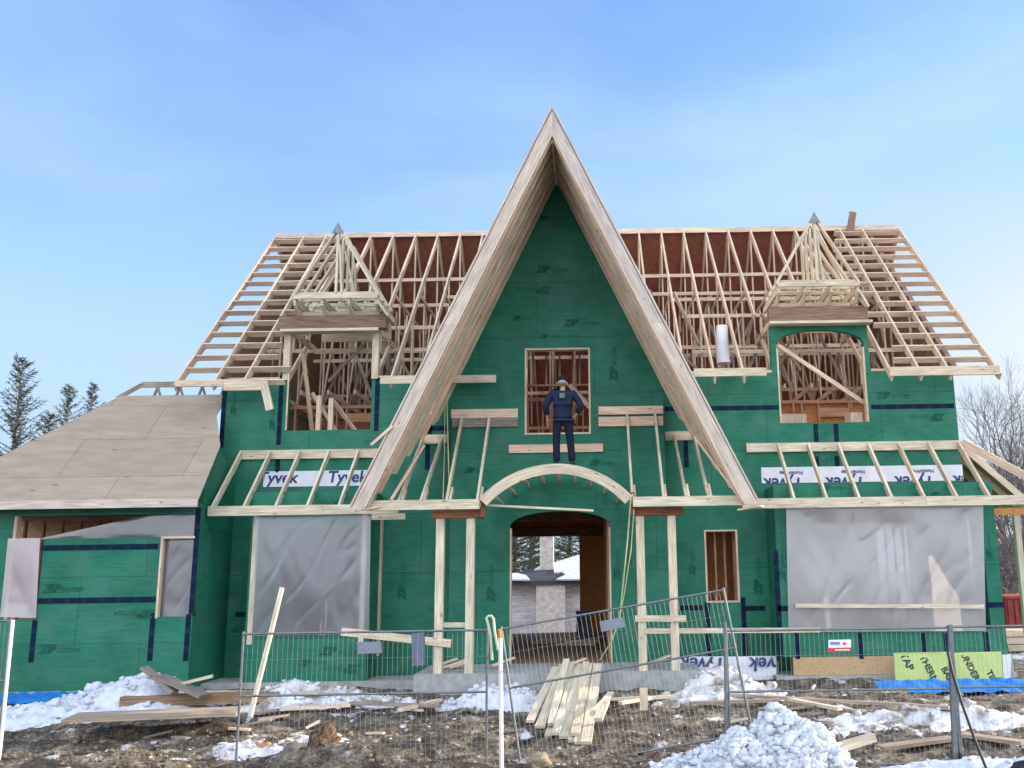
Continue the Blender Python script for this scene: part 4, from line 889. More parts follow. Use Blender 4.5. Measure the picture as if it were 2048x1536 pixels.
def person(x, y, z, h=1.70):
    k = h / 1.75
    pr = thing('person', (x, y, z), 'person in navy jacket and dark trousers, hands on hips, standing on the porch arch', 'person')
    pr.scale = (k, k, k)
    def add(name, me, mat):
        me.materials.clear(); me.materials.append(mat); o = bpy.data.objects.new(name, me); C.objects.link(o); o.parent = pr; return o
    # the figure faces +Y (towards the house); its left hand is at -X
    J = dict(pel=(0, 0, .93), sp=(0, .0, 1.12), ch=(0, .0, 1.33), nk=(0, .01, 1.47), hd=(0, .03, 1.60), ht=(0, .02, 1.70),
             lh=(-.10, 0, .90), lk=(-.12, .03, .50), la=(-.115, -.02, .09), lt=(-.14, .13, .04), rh=(.10, 0, .90), rk=(.14, .02, .50), ra=(.17, -.02, .09), rt=(.20, .13, .04),
             ls=(-.20, .0, 1.40), le=(-.32, -.03, 1.14), lw=(-.30, .09, .94), rs=(.20, .0, 1.40), re=(.36, -.04, 1.15), rw=(.25, .05, .97))
    names = list(J); rad = dict(pel=(.15, .11), sp=(.135, .10), ch=(.12, .085), nk=.05, hd=.085, ht=.07, lh=.09, lk=.06, la=.042, lt=.035, rh=.09, rk=.06, ra=.042, rt=.035, ls=.05, le=.045, lw=.03, rs=.05, re=.045, rw=.03)
    E_ = [('pel', 'sp'), ('sp', 'ch'), ('ch', 'nk'), ('nk', 'hd'), ('hd', 'ht'), ('pel', 'lh'), ('lh', 'lk'), ('lk', 'la'), ('la', 'lt'), ('pel', 'rh'), ('rh', 'rk'), ('rk', 'ra'), ('ra', 'rt'), ('ch', 'ls'), ('ls', 'le'), ('le', 'lw'), ('ch', 'rs'), ('rs', 're'), ('re', 'rw')]
    pts = [(*J[n_], *(rad[n_] if isinstance(rad[n_], tuple) else (rad[n_], rad[n_]))) for n_ in names]; ed = [(names.index(a), names.index(b)) for a, b in E_]
    # hands : palm, four fingers, thumb
    for wn, sg in (('lw', -1), ('rw', 1)):
        wv = Vector(J[wn]); d = Vector((-sg * .45 if sg > 0 else .05, .25, -1)).normalized() if sg < 0 else Vector((-.75, .35, -.55)).normalized()
        pl = wv + d * .07; i0 = len(pts); pts.append((*pl, .032, .02)); ed.append((names.index(wn), i0))
        side_ = d.cross(Vector((0, 1, 0))).normalized()
        for q_ in range(4):
            b0 = pl + d * .035 + side_ * (.024 - .016 * q_); ln = (.07, .08, .075, .058)[q_]
            i1 = len(pts); pts.append((*b0, .0095)); pts.append((*(b0 + d * ln * .55 + Vector((0, .012, 0))), .0085)); pts.append((*(b0 + d * ln + Vector((0, .035, -.005))), .007))
            ed += [(i0, i1), (i1, i1 + 1), (i1 + 1, i1 + 2)]
        th = wv + d * .03 + side_ * .03; i1 = len(pts); pts.append((*th, .012)); pts.append((*(th + d * .045 + side_ * .022), .009)); ed += [(i0, i1), (i1, i1 + 1)]
    body = add('body', skin_mesh('body', pts, ed), M['skin'])
    # face : nose, ears, eyes, mouth sit on the far side of the head
    fc = MB()
    for sg in (-1, 1): fc.tube([(sg * .084, .02, 1.585), (sg * .098, .012, 1.60), (sg * .086, .018, 1.635)], .014, 6)
    fc.tube([(0, .11, 1.60), (0, .135, 1.575)], .012, 6); fc.tube([(-.022, .112, 1.54), (.022, .112, 1.54)], .006, 5)
    for sg in (-1, 1): fc.tube([(sg * .033, .10, 1.612), (sg * .033, .112, 1.612)], .011, 6)
    add('face', fc.mesh('face', M['skin'], True), M['skin'])
    # trousers
    T = [(0, 0, .97, .16, .115), (-.10, 0, .86, .105, .105), (-.125, .03, .50, .078, .08), (-.12, -.01, .13, .07, .075), (-.12, -.01, .06, .072, .08), (.10, 0, .86, .105, .105), (.142, .02, .50, .078, .08), (.175, -.01, .13, .07, .075), (.175, -.01, .06, .072, .08), (0, 0, 1.05, .15, .11)]
    add('trousers', skin_mesh('trousers', T, [(0, 1), (1, 2), (2, 3), (3, 4), (0, 5), (5, 6), (6, 7), (7, 8), (0, 9)]), M['jeans'])
    Jk = [(0, 0, 1.0, .185, .135), (0, 0, .92, .185, .14), (0, 0, 1.15, .17, .125), (0, 0, 1.34, .20, .13), (0, .005, 1.46, .10, .095), (-.215, 0, 1.39, .088, .085), (-.335, -.03, 1.14, .072, .07), (-.305, .07, .985, .058, .058), (.215, 0, 1.39, .088, .085), (.372, -.04, 1.15, .072, .07), (.275, .035, 1.0, .056, .056), (0, .01, 1.545, .075, .078)]
    jk = add('jacket', skin_mesh('jacket', Jk, [(1, 0), (0, 2), (2, 3), (3, 4), (3, 5), (5, 6), (6, 7), (3, 8), (8, 9), (9, 10), (4, 11)], 2, 0), M['navy'])
    pm = MB(); pm.grid(lambda u, v: ((u - .5) * .10, -.165 - .01 * math.cos((u - .5) * 2), 1.28 + v * .10), 4, 4); pm2 = pm.mesh('back_patch', M['patch'])
    pt = add('back_patch', pm2, M['patch']); pt.parent = jk
    for sx, fx in ((-.12, -.14), (.175, .20)):
        sm = skin_mesh('shoe', [(sx, -.05, .045, .05, .045), (sx * .6 + fx * .4, .06, .04, .05, .038), (fx, .16, .035, .042, .03)], [(0, 1), (1, 2)], 2); add('shoe', sm, M['black'])
    hr = skin_mesh('hair', [(0, -.035, 1.56, .082, .07), (0, -.025, 1.61, .09, .09), (0, -.01, 1.66, .09, .088)], [(0, 1), (1, 2)], 2); add('hair', hr, M['greyhair'])
    # white cap with dark crown panel, brim forward, strap at the back
    cp = MB()
    cp.grid(lambda u, v: (.108 * math.cos(u * 2 * math.pi) * math.cos(v * 1.5), .02 + .115 * math.sin(u * 2 * math.pi) * math.cos(v * 1.5), 1.655 + .105 * math.sin(v * 1.5)), 20, 8)
    cp.grid(lambda u, v: ((u - .5) * .17, .11 + .10 * v * (1 - (2 * u - 1) ** 2 * .6), 1.665 - .03 * v), 8, 3)
    cap = add('cap', cp.mesh('cap', M['jeans'], True), M['jeans'])
    return pr
person(-.62, 17.55, 4.40, 1.72)

# ------------------------------------------------------------------ site fence
def fence(o, ux, uz, wdt, hgt, label, post_lo=0.0, gap=()):
    """panel in the plane of ux (along) and uz (up), o = lower left corner"""
    o, ux, uz = Vector(o), Vector(ux).normalized(), Vector(uz).normalized(); T = thing('site_fence', o, label, 'fence panel', 'temporary fence panels')
    P_ = lambda a, b: o + ux * a + uz * b
    r_ = .017; fm = MB()
    for a in (0, wdt): fm.tube([P_(a, -post_lo), P_(a, hgt + .03)], r_, 8, .5)
    for b in (.08, hgt - .757, hgt): fm.tube([P_(0, b), P_(wdt, b)], r_ * .85, 8, .5)
    part('frame', fm, M['galv'], T, None, True)
    wm = MB(); n_ = int(wdt / .062)
    for i in range(1, n_):
        a = wdt * i / n_; wm.tube([P_(a, .08), P_(a, hgt)], .0017, 4, .5, None, False)
    for b in (.08 + .3, hgt - .32): wm.tube([P_(0, b), P_(wdt, b)], .0016, 4, .5, None, False)
    part('wire_mesh', wm, M['wire'], T)
    return T, P_
a = at(487, 1268, 12.2); b = at(975, 1258, 12.3)
HT = 1.74
fence((a.x, 12.2, a.z - HT), (b.x - a.x, .1, 0), (0, 0, 1), b.x - a.x, HT, 'upright wire fence panel left of the white stake, with a grey plate on it')
c_ = at(1452, 1262, 12.45); d_ = at(1898, 1254, 12.5)
fence((c_.x, 12.45, c_.z - HT), (d_.x - c_.x, .05, 0), (0, 0, 1), d_.x - c_.x, HT, 'upright wire fence panel carrying the small red and white sign')
fence((d_.x + .03, 12.52, d_.z - HT), (1, .02, 0), (0, 0, 1), 2.95, HT, 'wire fence panel at the far right behind the thin black cable', .02)
e_ = at(24, 1242, 12.7); fence((e_.x - 2.9, 12.7, e_.z - 1.72), (1, 0, 0), (-.012, 0, 1), 2.9, 1.72, 'wire fence panel cut off by the left edge of the photo')
TL, TR = at(1003, 1258, 12.75), at(1447, 1180, 12.75)
ux = (TR - TL).normalized(); up = Vector((-ux.z, 0, ux.x)); up = Vector((up.x, .06, up.z)).normalized()
BL_ = TL - up * 1.9
ft_, FP = fence(BL_, ux, up, (TR - TL).length, 1.9, 'tilted wire fence panel rising to the right in front of the porch')
pp = MB().tube([at(1450, 1245, 12.42), Vector((at(1450, 1440, 12.42).x, 12.42, gz(1.7, 12.42) - .05))], .024, 8); single('fence_post', pp, M['galv'], 'grey steel fence post at the foot of the tilted panel', 'post', None, True)
pl = MB().beam(at(1900, 1250, 12.47), Vector((at(1900, 1400, 12.47).x, 12.47, -.02)), .06, .06, (0, 1, 0)); single('fence_post', pl, M['galv'], 'thick grey fence post between the two right-hand panels', 'post')
single('clamp_foot', MB().tube([(d_.x, 12.2, gz(d_.x, 12.2) + .02), (d_.x, 12.75, gz(d_.x, 12.75) + .02)], .03, 8), M['darksteel'], 'dark steel foot under the thick right-hand fence post', 'fence foot')
wp = MB().tube([Vector((at(22, 1300, 12.65).x, 12.65, -.1)), at(26, 1240, 12.65)], .022, 8); single('stake', wp, M['whitewood'], 'thin white stake by the left edge of the photo', 'stake', None, True)
# signs on the fence
def plate(name, corners, Y, mat, label, cat='sign'):
    q = [at(px, py, Y) for px, py in corners]; m_ = MB(); t_ = Vector((0, .006, 0))
    m_.face([q[3], q[2], q[1], q[0]], [(0, 0), (1, 0), (1, 1), (0, 1)], .5); m_.face([p + t_ for p in q], [(0, 0)] * 4, .5)
    for i in range(4): j = (i + 1) % 4; m_.face([q[i], q[j], q[j] + t_, q[i] + t_], [(0, 0)] * 4, .5)
    return m_
single('sign_plate', plate('', [(714, 1284), (762, 1283), (763, 1306), (715, 1308)], 12.17, None, ''), M['plate'], 'blank grey plate hung on the left upright fence panel', 'sign')
single('sign_plate', plate('', [(1199, 1243), (1246, 1234), (1250, 1254), (1203, 1264)], 12.70, None, ''), M['plate'], 'blank grey plate hung askew on the tilted fence panel', 'sign')
sg_ = thing('sign', at(1680, 1290, 12.44), 'small white and red sign with a maple leaf on the right fence panel', 'sign')
part('panel', plate('', [(1657, 1280), (1702, 1279), (1702, 1302), (1657, 1303)], 12.43, None, ''), M['signwhite'], sg_)
part('stripe', plate('', [(1656, 1296), (1703, 1295), (1703, 1303), (1656, 1304)], 12.421, None, ''), M['signred'], sg_)
q_ = at(1689, 1287.5, 12.42); lf = MB()
leaf = [(0, 1), (.2, .55), (.45, .65), (.4, .2), (.75, .35), (.95, .05), (.5, -.35), (.1, -.35), (.06, -.9), (-.06, -.9), (-.1, -.35), (-.5, -.35), (-.95, .05), (-.75, .35), (-.4, .2), (-.45, .65), (-.2, .55)]
lf.face([(q_.x + a_ * .028, 12.418, q_.z + b_ * .028) for a_, b_ in leaf], [(0, 0)] * len(leaf), .5); part('emblem', lf, M['signred'], sg_)
part('lettering', plate('', [(1661, 1284), (1680, 1283.6), (1680, 1289), (1661, 1289.4)], 12.419, None, ''), M['signblue'], sg_)
part('lettering', plate('', [(1670, 1298.6), (1699, 1298.2), (1699, 1300.8), (1670, 1301.2)], 12.416, None, ''), M['signwhite'], sg_)

# stakes, stick, cable, hose loop, ropes, pipe
st = thing('stake', at(1003, 1536, 12.0), 'white wooden stake with an orange tip between two fence panels', 'stake')
pa, pb, pc = at(999, 1258, 12.0), at(1001, 1276, 12.0), Vector((at(1004, 1536, 12.0).x, 12.0, -.2))
part('shaft', MB().tube([pc, pb], .027, 4), M['whitewood'], st); part('tip', MB().tube([pb, pa], .027, 4), M['orange'], st)
single('leaning_stick', MB().beam(at(500, 1434, 13.4), at(564, 1176, 14.0), .05, .07, (0, 1, 0)), M['new'], 'long pale stick leaning upright in front of the left plastic sheet', 'stick')
cb = [at(1896, 1305, 12.4), at(1905, 1345, 12.2), at(1925, 1410, 12.0), at(1950, 1480, 11.8), at(1978, 1550, 11.6)]
single('cable', MB().tube(cb, .018, 8), M['black'], 'thick black cable slanting down from the right fence post', 'cable', None, True)
hl = [at(984, 1320, 12.15), at(981, 1270, 12.15), at(976, 1248, 12.15), at(973, 1236, 12.16), at(977, 1232, 12.17), at(983, 1232, 12.17), at(987, 1238, 12.16), at(989, 1262, 12.15), at(996, 1300, 12.15)]
single('hose_loop', MB().tube(hl, .018, 7), M['paleplastic'], 'pale green strap looped over the fence top beside the white stake', 'strap', None, True)
def rope(pts, label, r_=.012):
    P_ = []
    for i in range(len(pts) - 1):
        for k in range(6): P_.append(pts[i].lerp(pts[i + 1], k / 6))
    P_.append(pts[-1]); single('rope', MB().tube(P_, r_, 6), M['rope'], label, 'rope', None, True)
rope([at(1262, 992, 17.2), at(1255, 1080, 17.1), at(1245, 1180, 17.0), at(1239, 1240, 16.9), at(1222, 1285, 16.9), at(1200, 1320, 17.2)], 'yellowish rope hanging from the right end of the porch arch to the slab')
rope([at(1268, 1020, 17.3), at(1262, 1100, 17.2), at(1248, 1190, 17.0), at(1238, 1242, 16.92)], 'shorter yellowish rope beside the right porch posts', .010)
rope([at(890, 770, 18.9), at(889, 900, 18.3), at(886, 1000, 17.2)], 'thin rope hanging from the left gable leg behind the porch rafters', .008)
single('pipe', MB().tube([at(838, 1330, 16.6), at(836, 1266, 16.6)], .115, 14), M['sono'], 'upright blue grey pipe beside the left porch posts', 'pipe', None, True)
wr = [at(1447, 727, 20.6), at(1445, 700, 20.6), at(1444, 668, 20.6), at(1444, 652, 20.6)]
single('wrap_roll', MB().tube(wr, .16, 14, .5, .13), M['membrane'], 'white roll of wrap standing among the roof trusses right of the gable', 'roll', None, True)

# ------------------------------------------------------------------ snow heaps
def chunk(mb, c, r_, rr):
    """irregular snow clod: small faceted ball pushed about by noise"""
    nl, nm = 5, 7; off = Vector((rr.uniform(0, 90), rr.uniform(0, 90), 0)); rows = []; base = len(mb.v)
    sx, sy, sz = rr.uniform(.8, 1.3), rr.uniform(.8, 1.2), rr.uniform(.65, 1)
    for i in range(nl + 1):
        ph = math.pi * i / nl
        for j in range(nm):
            th = 2 * math.pi * j / nm; d = Vector((math.sin(ph) * math.cos(th), math.sin(ph) * math.sin(th), math.cos(ph)))
            k = r_ * (1 + .9 * noise.noise(d * 1.9 + off)); mb.v.append((c[0] + d.x * k * sx, c[1] + d.y * k * sy, c[2] + d.z * k * sz))
    for i in range(nl):
        for j in range(nm):
            j2 = (j + 1) % nm; mb.f.append((base + i * nm + j, base + (i + 1) * nm + j, base + (i + 1) * nm + j2, base + i * nm + j2)); mb.uv.append([(0, 0)] * 4); mb.t.append(.5)
def heap(name, bumps, label, nclod, clod, mat='snow', res=.045, rough=1.0, seed=0, cat='snow pile'):
    rr = random.Random(seed); m_ = MB()
    x0 = min(b_[0] - 2.2 * b_[2] for b_ in bumps); x1 = max(b_[0] + 2.2 * b_[2] for b_ in bumps); y0 = min(b_[1] - 2.2 * b_[3] for b_ in bumps); y1 = max(b_[1] + 2.2 * b_[3] for b_ in bumps)
    def hh(x, y):
        h = 0
        for (cx, cy, rx, ry, hz) in bumps: h += hz * math.exp(-((x - cx) / rx) ** 2 - ((y - cy) / ry) ** 2)
        p = Vector((x, y, seed)); k = min(1, h / .12)
        h += rough * k * (.09 * noise.noise(p * 2.3) + .075 * (abs(noise.noise(p * 5.2)) - .2) + .045 * (abs(noise.noise(p * 11)) - .2) + .02 * noise.noise(p * 22))
        return h - .05
    nu, nv = int((x1 - x0) / res), int((y1 - y0) / res)
    def fn(u, v):
        x, y = x0 + (x1 - x0) * u, y0 + (y1 - y0) * v; return (x + .02 * noise.noise(Vector((x * 9, y * 9, 2))), y, gz(x, y) + hh(x, y))
    m_.grid(fn, nu, nv)
    for _ in range(nclod):
        b_ = rr.choice(bumps); x, y = rr.gauss(b_[0], b_[2] * .62), rr.gauss(b_[1], b_[3] * .62); h = hh(x, y)
        if h < -.02: continue
        s_ = rr.uniform(*clod) * rr.choice([.5, .7, 1, 1]); chunk(m_, (x, y, gz(x, y) + h + s_ * .25), s_, rr)
    return single(name, m_, M[mat], label, cat, None, True)
def gx_at(px, Y): return at(px, 1400, Y).x
heap('snow_pile', [(gx_at(1560, 12.0), 12.0, .36, .40, .56), (gx_at(1625, 11.9), 11.8, .28, .4, .36), (gx_at(1490, 11.9), 11.8, .42, .5, .38), (gx_at(1390, 11.8), 11.6, .48, .5, .26), (gx_at(1640, 11.5), 11.4, .35, .4, .22), (gx_at(1560, 11.5), 11.3, .5, .4, .34)],
     'big lumpy snow pile in the right foreground, partly sunlit', 1700, (.014, .075), 'snow', .028, 1.7, 3)
heap('snow_pile', [(gx_at(300, 16.4), 16.4, .75, .55, .50), (gx_at(180, 16.3), 16.2, .9, .5, .22), (gx_at(60, 16.0), 15.8, 1.0, .6, .15)], 'sloping snow bank against the green garage wall at the left', 90, (.03, .10), 'snow', .05, .8, 5)
heap('snow_pile', [(gx_at(570, 16.6), 16.6, .65, .5, .46), (gx_at(680, 16.6), 16.5, .6, .45, .22), (gx_at(780, 16.6), 16.5, .5, .4, .14)], 'snow mound behind the left fence under the tall window', 110, (.03, .09), 'dirtysnow', .05, .9, 8)
heap('snow_pile', [(gx_at(965, 16.4), 16.5, .45, .35, .20), (gx_at(1040, 16.2), 16.3, .4, .35, .22), (gx_at(900, 16), 16.0, .5, .3, .10)], 'low chunky snow heap before the porch slab left of the board stack', 90, (.03, .09), 'snow', .045, 1, 11)
heap('snow_pile', [(gx_at(1430, 16.6), 16.8, .5, .4, .42), (gx_at(1500, 16.5), 16.6, .55, .4, .26), (gx_at(1370, 16.2), 16.2, .5, .3, .14)], 'snow mound at the right end of the porch slab', 70, (.03, .09), 'dirtysnow', .05, 1, 13)
heap('snow_pile', [(gx_at(1800, 14.8), 14.8, 1.0, .4, .16), (gx_at(1950, 14.6), 14.7, .9, .4, .20), (gx_at(1700, 14.2), 14.2, .7, .3, .09)], 'flat dirty snow patch before the lime boards at the right', 60, (.02, .07), 'dirtysnow', .05, 1, 17)
heap('snow_pile', [(gx_at(1850, 12.2), 12.05, .9, .28, .10), (gx_at(1990, 12.2), 12.05, .7, .25, .12)], 'thin smooth snow patch at the lower right corner', 25, (.02, .05), 'snow', .045, .5, 19)
heap('snow_pile', [(gx_at(560, 13.6), 13.6, .5, .25, .12), (gx_at(470, 13.5), 13.4, .35, .2, .08), (gx_at(620, 13.6), 13.9, .5, .25, .10)], 'small snow patch round the foot of the leaning stick', 50, (.02, .06), 'dirtysnow', .045, 1, 23)
# dirt clods on the mud: nobody could count them
dc = MB(); rr = random.Random(31)
for _ in range(2600):
    y = 11.6 + 5.2 * rr.random() ** 1.5; x = rr.uniform(-8.6, 6.6); s_ = rr.uniform(.008, .05) * rr.choice([.5, .6, 1]); chunk(dc, (x, y, gz(x, y) + s_ * .2), s_, rr)
M['clod'] = noisy('mud_clods', [(.34, (.035, .028, .022)), (.5, (.13, .10, .07)), (.64, (.28, .22, .15)), (.72, (.36, .30, .24))], scale=1.7, detail=8)
o = bpy.data.objects.new('mud_clods', dc.mesh('mud_clods', M['clod'], True)); C.objects.link(o); tag(o, 'brown and frosty clods of mud over the churned ground', 'mud', None, 'stuff')
sc_ = MB()
for _ in range(380):
    y = 11.8 + 5.2 * rr.random(); x = rr.uniform(-8.6, 6.6)
    if noise.noise(Vector((x * .6, y * 1.2, 9))) < -.02: continue
    s_ = rr.uniform(.006, .028); chunk(sc_, (x, y, gz(x, y) + s_ * .15), s_, rr)
o = bpy.data.objects.new('snow_crumbs', sc_.mesh('snow_crumbs', M['snow'], True)); C.objects.link(o); tag(o, 'crumbs of old snow strewn over the muddy ground', 'snow', None, 'stuff')
gb = MB()
for _ in range(9000):
    y = 11.7 + 4.6 * rr.random() ** 1.3; x = rr.uniform(-8.8, 6.4)
    if noise.noise(Vector((x * .8, y * 1.1, 4))) < .02: continue
    z = gz(x, y); a_ = rr.uniform(0, 6.28); ln = rr.uniform(.03, .13); le = rr.uniform(.2, 1.4)
    d = Vector((math.cos(a_) * math.cos(le), math.sin(a_) * math.cos(le), math.sin(le))) * ln; s2 = Vector((-math.sin(a_), math.cos(a_), 0)) * .004
    p = Vector((x, y, z)); gb.face([p - s2, p + s2, p + d], [(0, 0)] * 3, .5)
o = bpy.data.objects.new('dead_grass', gb.mesh('dead_grass', M['grass'])); C.objects.link(o); tag(o, 'tufts of dead straw coloured grass in the mud', 'grass', None, 'stuff')

# ------------------------------------------------------------------ lumber and debris
def board(p, q, w_, h_, label, mat='new', name='lumber_board', group=None, up=(0, 0, 1), cat='board'):
    return single(name, MB().beam(p, q, w_, h_, up), M[mat], label, cat, group)
fan = [((1060, 1424), (1112, 1332)), ((1080, 1428), (1128, 1324)), ((1096, 1432), (1142, 1320)), ((1112, 1437), (1152, 1322)), ((1128, 1439), (1163, 1328)), ((1143, 1441), (1172, 1336)), ((1157, 1444), (1184, 1340)), ((1172, 1445), (1196, 1342)), ((1102, 1428), (1133, 1330)), ((1150, 1440), (1178, 1345))]
for i, (b0, t0) in enumerate(fan):
    p = atz(*b0, .33); p.z = gz(p.x, p.y) + .06 + (.05 if i > 7 else 0); q = at(*t0, 17.25); q.z = .74 + (i % 3) * .04 + (.05 if i > 7 else 0)
    lab = 'leftmost pale board of the fanned stack leaning against the porch slab' if i == 0 else 'rightmost long pale board of the fanned stack leaning on the porch slab' if i == 7 else 'pale new board in the middle of the fanned stack leaning on the porch slab'
    board(p, q, (.13, .15, .11)[i % 3], .042, lab, 'new', group='fanned stack of boards')
p, q = atz(1186, 1436, .36), at(1222, 1386, 15.6); board(p + Vector((0, 0, .05)), q, .10, .04, 'short board leaning at the right of the fanned board stack', 'gable')
board(atz(1196, 1444, .36) + Vector((0, 0, .03)), atz(1212, 1424, .40) + Vector((0, 0, .15)), .12, .05, 'stubby pale offcut at the foot of the fanned board stack', 'new')
def flat(px0, py0, px1, py1, Z, w_, h_, label, mat='gable', dz=.03, **kw):
    p, q = atz(px0, py0, Z), atz(px1, py1, Z); p.z = max(Z, gz(p.x, p.y) + h_ / 2) + dz; q.z = max(Z, gz(q.x, q.y) + h_ / 2) + dz
    return board(p, q, w_, h_, label, mat, **kw)
flat(245, 1406, 560, 1396, .40, .30, .16, 'thick brown beam lying before the snow bank at the left', 'tanbeam', name='timber_beam', cat='beam')
M['sheet'] = wood('plywood_sheet', [(.40, .32, .25), (.46, .37, .29)], grain=.7, knots=False)
flat(140, 1440, 480, 1426, .38, .75, .05, 'wide plywood sheet lying flat on the mud at the left', 'sheet', name='plywood_sheet', cat='plywood sheet')
flat(330, 1388, 640, 1390, .45, .16, .05, 'long pale board across the thick brown beam at the left', 'new')
for (a_, b_, lab, w_) in (((288, 1335), (350, 1385), 'short thick offcut standing tilted out of the snow by the garage', .16), ((345, 1372), (425, 1352), 'thin dark lath sticking out of the snow by the garage wall', .04), ((320, 1352), (410, 1392), 'rough slab of wood lying on the snow bank by the garage', .3)):
    board(at(*a_, 16.0), at(*b_, 15.8), w_, .05, lab, 'grey' if w_ > .05 else 'truss')
for (x0, y0, x1, y1, w_, m_, lab) in ((560, 1422, 700, 1414, .12, 'gable', 'board lying in the mud under the left fence, pale edge up'), (640, 1400, 760, 1408, .10, 'grey', 'grey board half sunk in snow behind the left fence'), (700, 1412, 880, 1416, .14, 'grey', 'long grey board behind the left fence ending at the porch'), (800, 1424, 880, 1404, .10, 'gable', 'pale board lying slanted left of the porch slab'),
                                   (1220, 1402, 1450, 1396, .09, 'new', 'long bright board lying right of the fanned board stack'), (1240, 1410, 1340, 1394, .09, 'gable', 'board crossing under the long bright board right of the stack'), (1440, 1396, 1740, 1410, .12, 'grey', 'longest grey board lying before the right fence'), (1500, 1388, 1680, 1422, .10, 'new', 'pale board slanting behind the big snow pile'),
                                   (1460, 1372, 1570, 1400, .10, 'grey', 'greenish grey board sloping from the snow mound at the porch end'), (1380, 1410, 1560, 1404, .12, 'grey', 'weathered board lying parallel before the right snow mound'), (1730, 1408, 1900, 1420, .14, 'grey', 'dark plank lying in the dirty snow at the right'), (1760, 1500, 1905, 1490, .22, 'sheet', 'wide plank on the snow at the foot of the thick fence post'), (1925, 1486, 2048, 1498, .2, 'sheet', 'wide plank reaching the right edge of the photo')):
    flat(x0, y0, x1, y1, .30 if y0 < 1450 else .02, w_, .045, lab, m_)
board(at(1662, 1500, 11.6), at(1748, 1474, 11.7), .12, .09, 'bright sunlit block of lumber stuck in the big snow pile', 'new')
board(at(1288, 1420, 14.6), at(1287, 1376, 14.6), .12, .05, 'short pale board standing upright right of the fanned stack', 'new')
rr = random.Random(77)
for i in range(46):
    px = rr.choice([rr.uniform(560, 1040), rr.uniform(1200, 1960), rr.uniform(250, 560)]); Y = rr.uniform(14.2, 17.0); x = gx_at(px, Y); a_ = rr.gauss(0, .5); ln = rr.uniform(.12, .6)
    p = Vector((x, Y, gz(x, Y) + .03)); q = p + Vector((math.cos(a_) * ln, math.sin(a_) * ln, rr.uniform(-.02, .10)))
    board(p, q, rr.uniform(.03, .11), .03, 'short weathered offcut lying on the muddy ground before the house', rr.choice(['grey', 'gable', 'new', 'grey']), 'wood_offcut', 'offcuts strewn before the house', cat='offcut')
for i, (px, py) in enumerate(((905, 1325), (890, 1338), (920, 1330), (1320, 1336), (1150, 1330), (1005, 1300))):
    p = at(px, py, 18.2); p.z = .67 + .03 * (i % 2); board(p - Vector((.2, 0, 0)), p + Vector((.2, .2, .12)), .1, .03, 'offcut lying on the porch slab between the posts', 'gable', 'wood_offcut', 'offcuts on the porch slab', cat='offcut')
# lime boards with slanted printing, blue tarp, stones
q = [at(1788, 1308, 17.7), at(1906, 1306, 17.7), at(1910, 1368, 17.55), at(1792, 1371, 17.55)]
def lime(px0, px1, label, prints, dy):
    c0, c1 = at(px0, 1307, 18.1 + dy), at(px1, 1305, 18.1 + dy); b0, b1 = at(px0 + 4, 1371, 17.9 + dy), at(px1 + 3, 1369, 17.9 + dy); th = Vector((0, .05, .01))
    T = thing('insulation_board', (b0 + b1) / 2, label, 'insulation board', 'lime boards leaning on the foundation'); m_ = MB()
    m_.face([b0, b1, c1, c0], [(0, 0), (1, 0), (1, 1), (0, 1)], .5); m_.face([p + th for p in (b0, c0, c1, b1)], [(0, 0)] * 4, .5)
    P_ = [b0, b1, c1, c0]
    for i in range(4): j = (i + 1) % 4; m_.face([P_[j], P_[i], P_[i] + th, P_[j] + th], [(0, 0)] * 4, .5)
    part('board', m_, M['limeboard'], T); nrm = (b1 - b0).cross(c0 - b0).normalized(); ex = (b1 - b0).normalized(); ey = (c0 - b0).normalized()
    for (u, v, txt, sz) in prints:
        tm = MB(); o_ = b0.lerp(b1, u) + (c0 - b0) * v + nrm * .006; a_ = R(-66); dx_ = ex * math.cos(a_) + ey * math.sin(a_); dy_ = -ex * math.sin(a_) + ey * math.cos(a_)
        put_text(tm, txt, sz, o_, dx_, dy_, 0, .006, [(b0 + ey * .02, -ey), (c0 - ey * .02, ey), (b1 - ex * .02, ex)])
        part('printed_lettering', tm, M['blackink'], T)
lime(1788, 1905, 'lime green board with slanted black print, left one of the pair', ((.10, .96, 'TAP', .19), (.44, .88, 'THERM', .17), (.80, .5, 'BARR', .16)), 0)
lime(1908, 2003, 'lime green board with slanted black print, right one of the pair at the house corner', ((.14, .98, 'UNDER TAP', .17), (.66, .40, 'TIER', .16)), .12)
tb = MB(); a_, b_ = at(1752, 1395, 17.2), at(2060, 1390, 17.2)
tb.grid(lambda u, v: (a_.x + (b_.x - a_.x) * u, 17.3 - .55 * v, .44 - .16 * v + .05 * noise.noise(Vector((u * 14, v * 3, 1)))), 60, 8); single('tarp', tb, M['bluetarp'], 'crumpled blue tarp strip along the ground at the right', 'tarp', None, True)
tb = MB(); a_, b_ = at(-40, 1400, 16.9), at(150, 1404, 16.9)
tb.grid(lambda u, v: (a_.x + (b_.x - a_.x) * u, 17.1 - .6 * v, .46 - .12 * v + .05 * noise.noise(Vector((u * 12, v * 3, 5)))), 40, 8); single('tarp', tb, M['bluetarp'], 'crumpled blue tarp on the ground under the garage wall at the left', 'tarp', None, True)
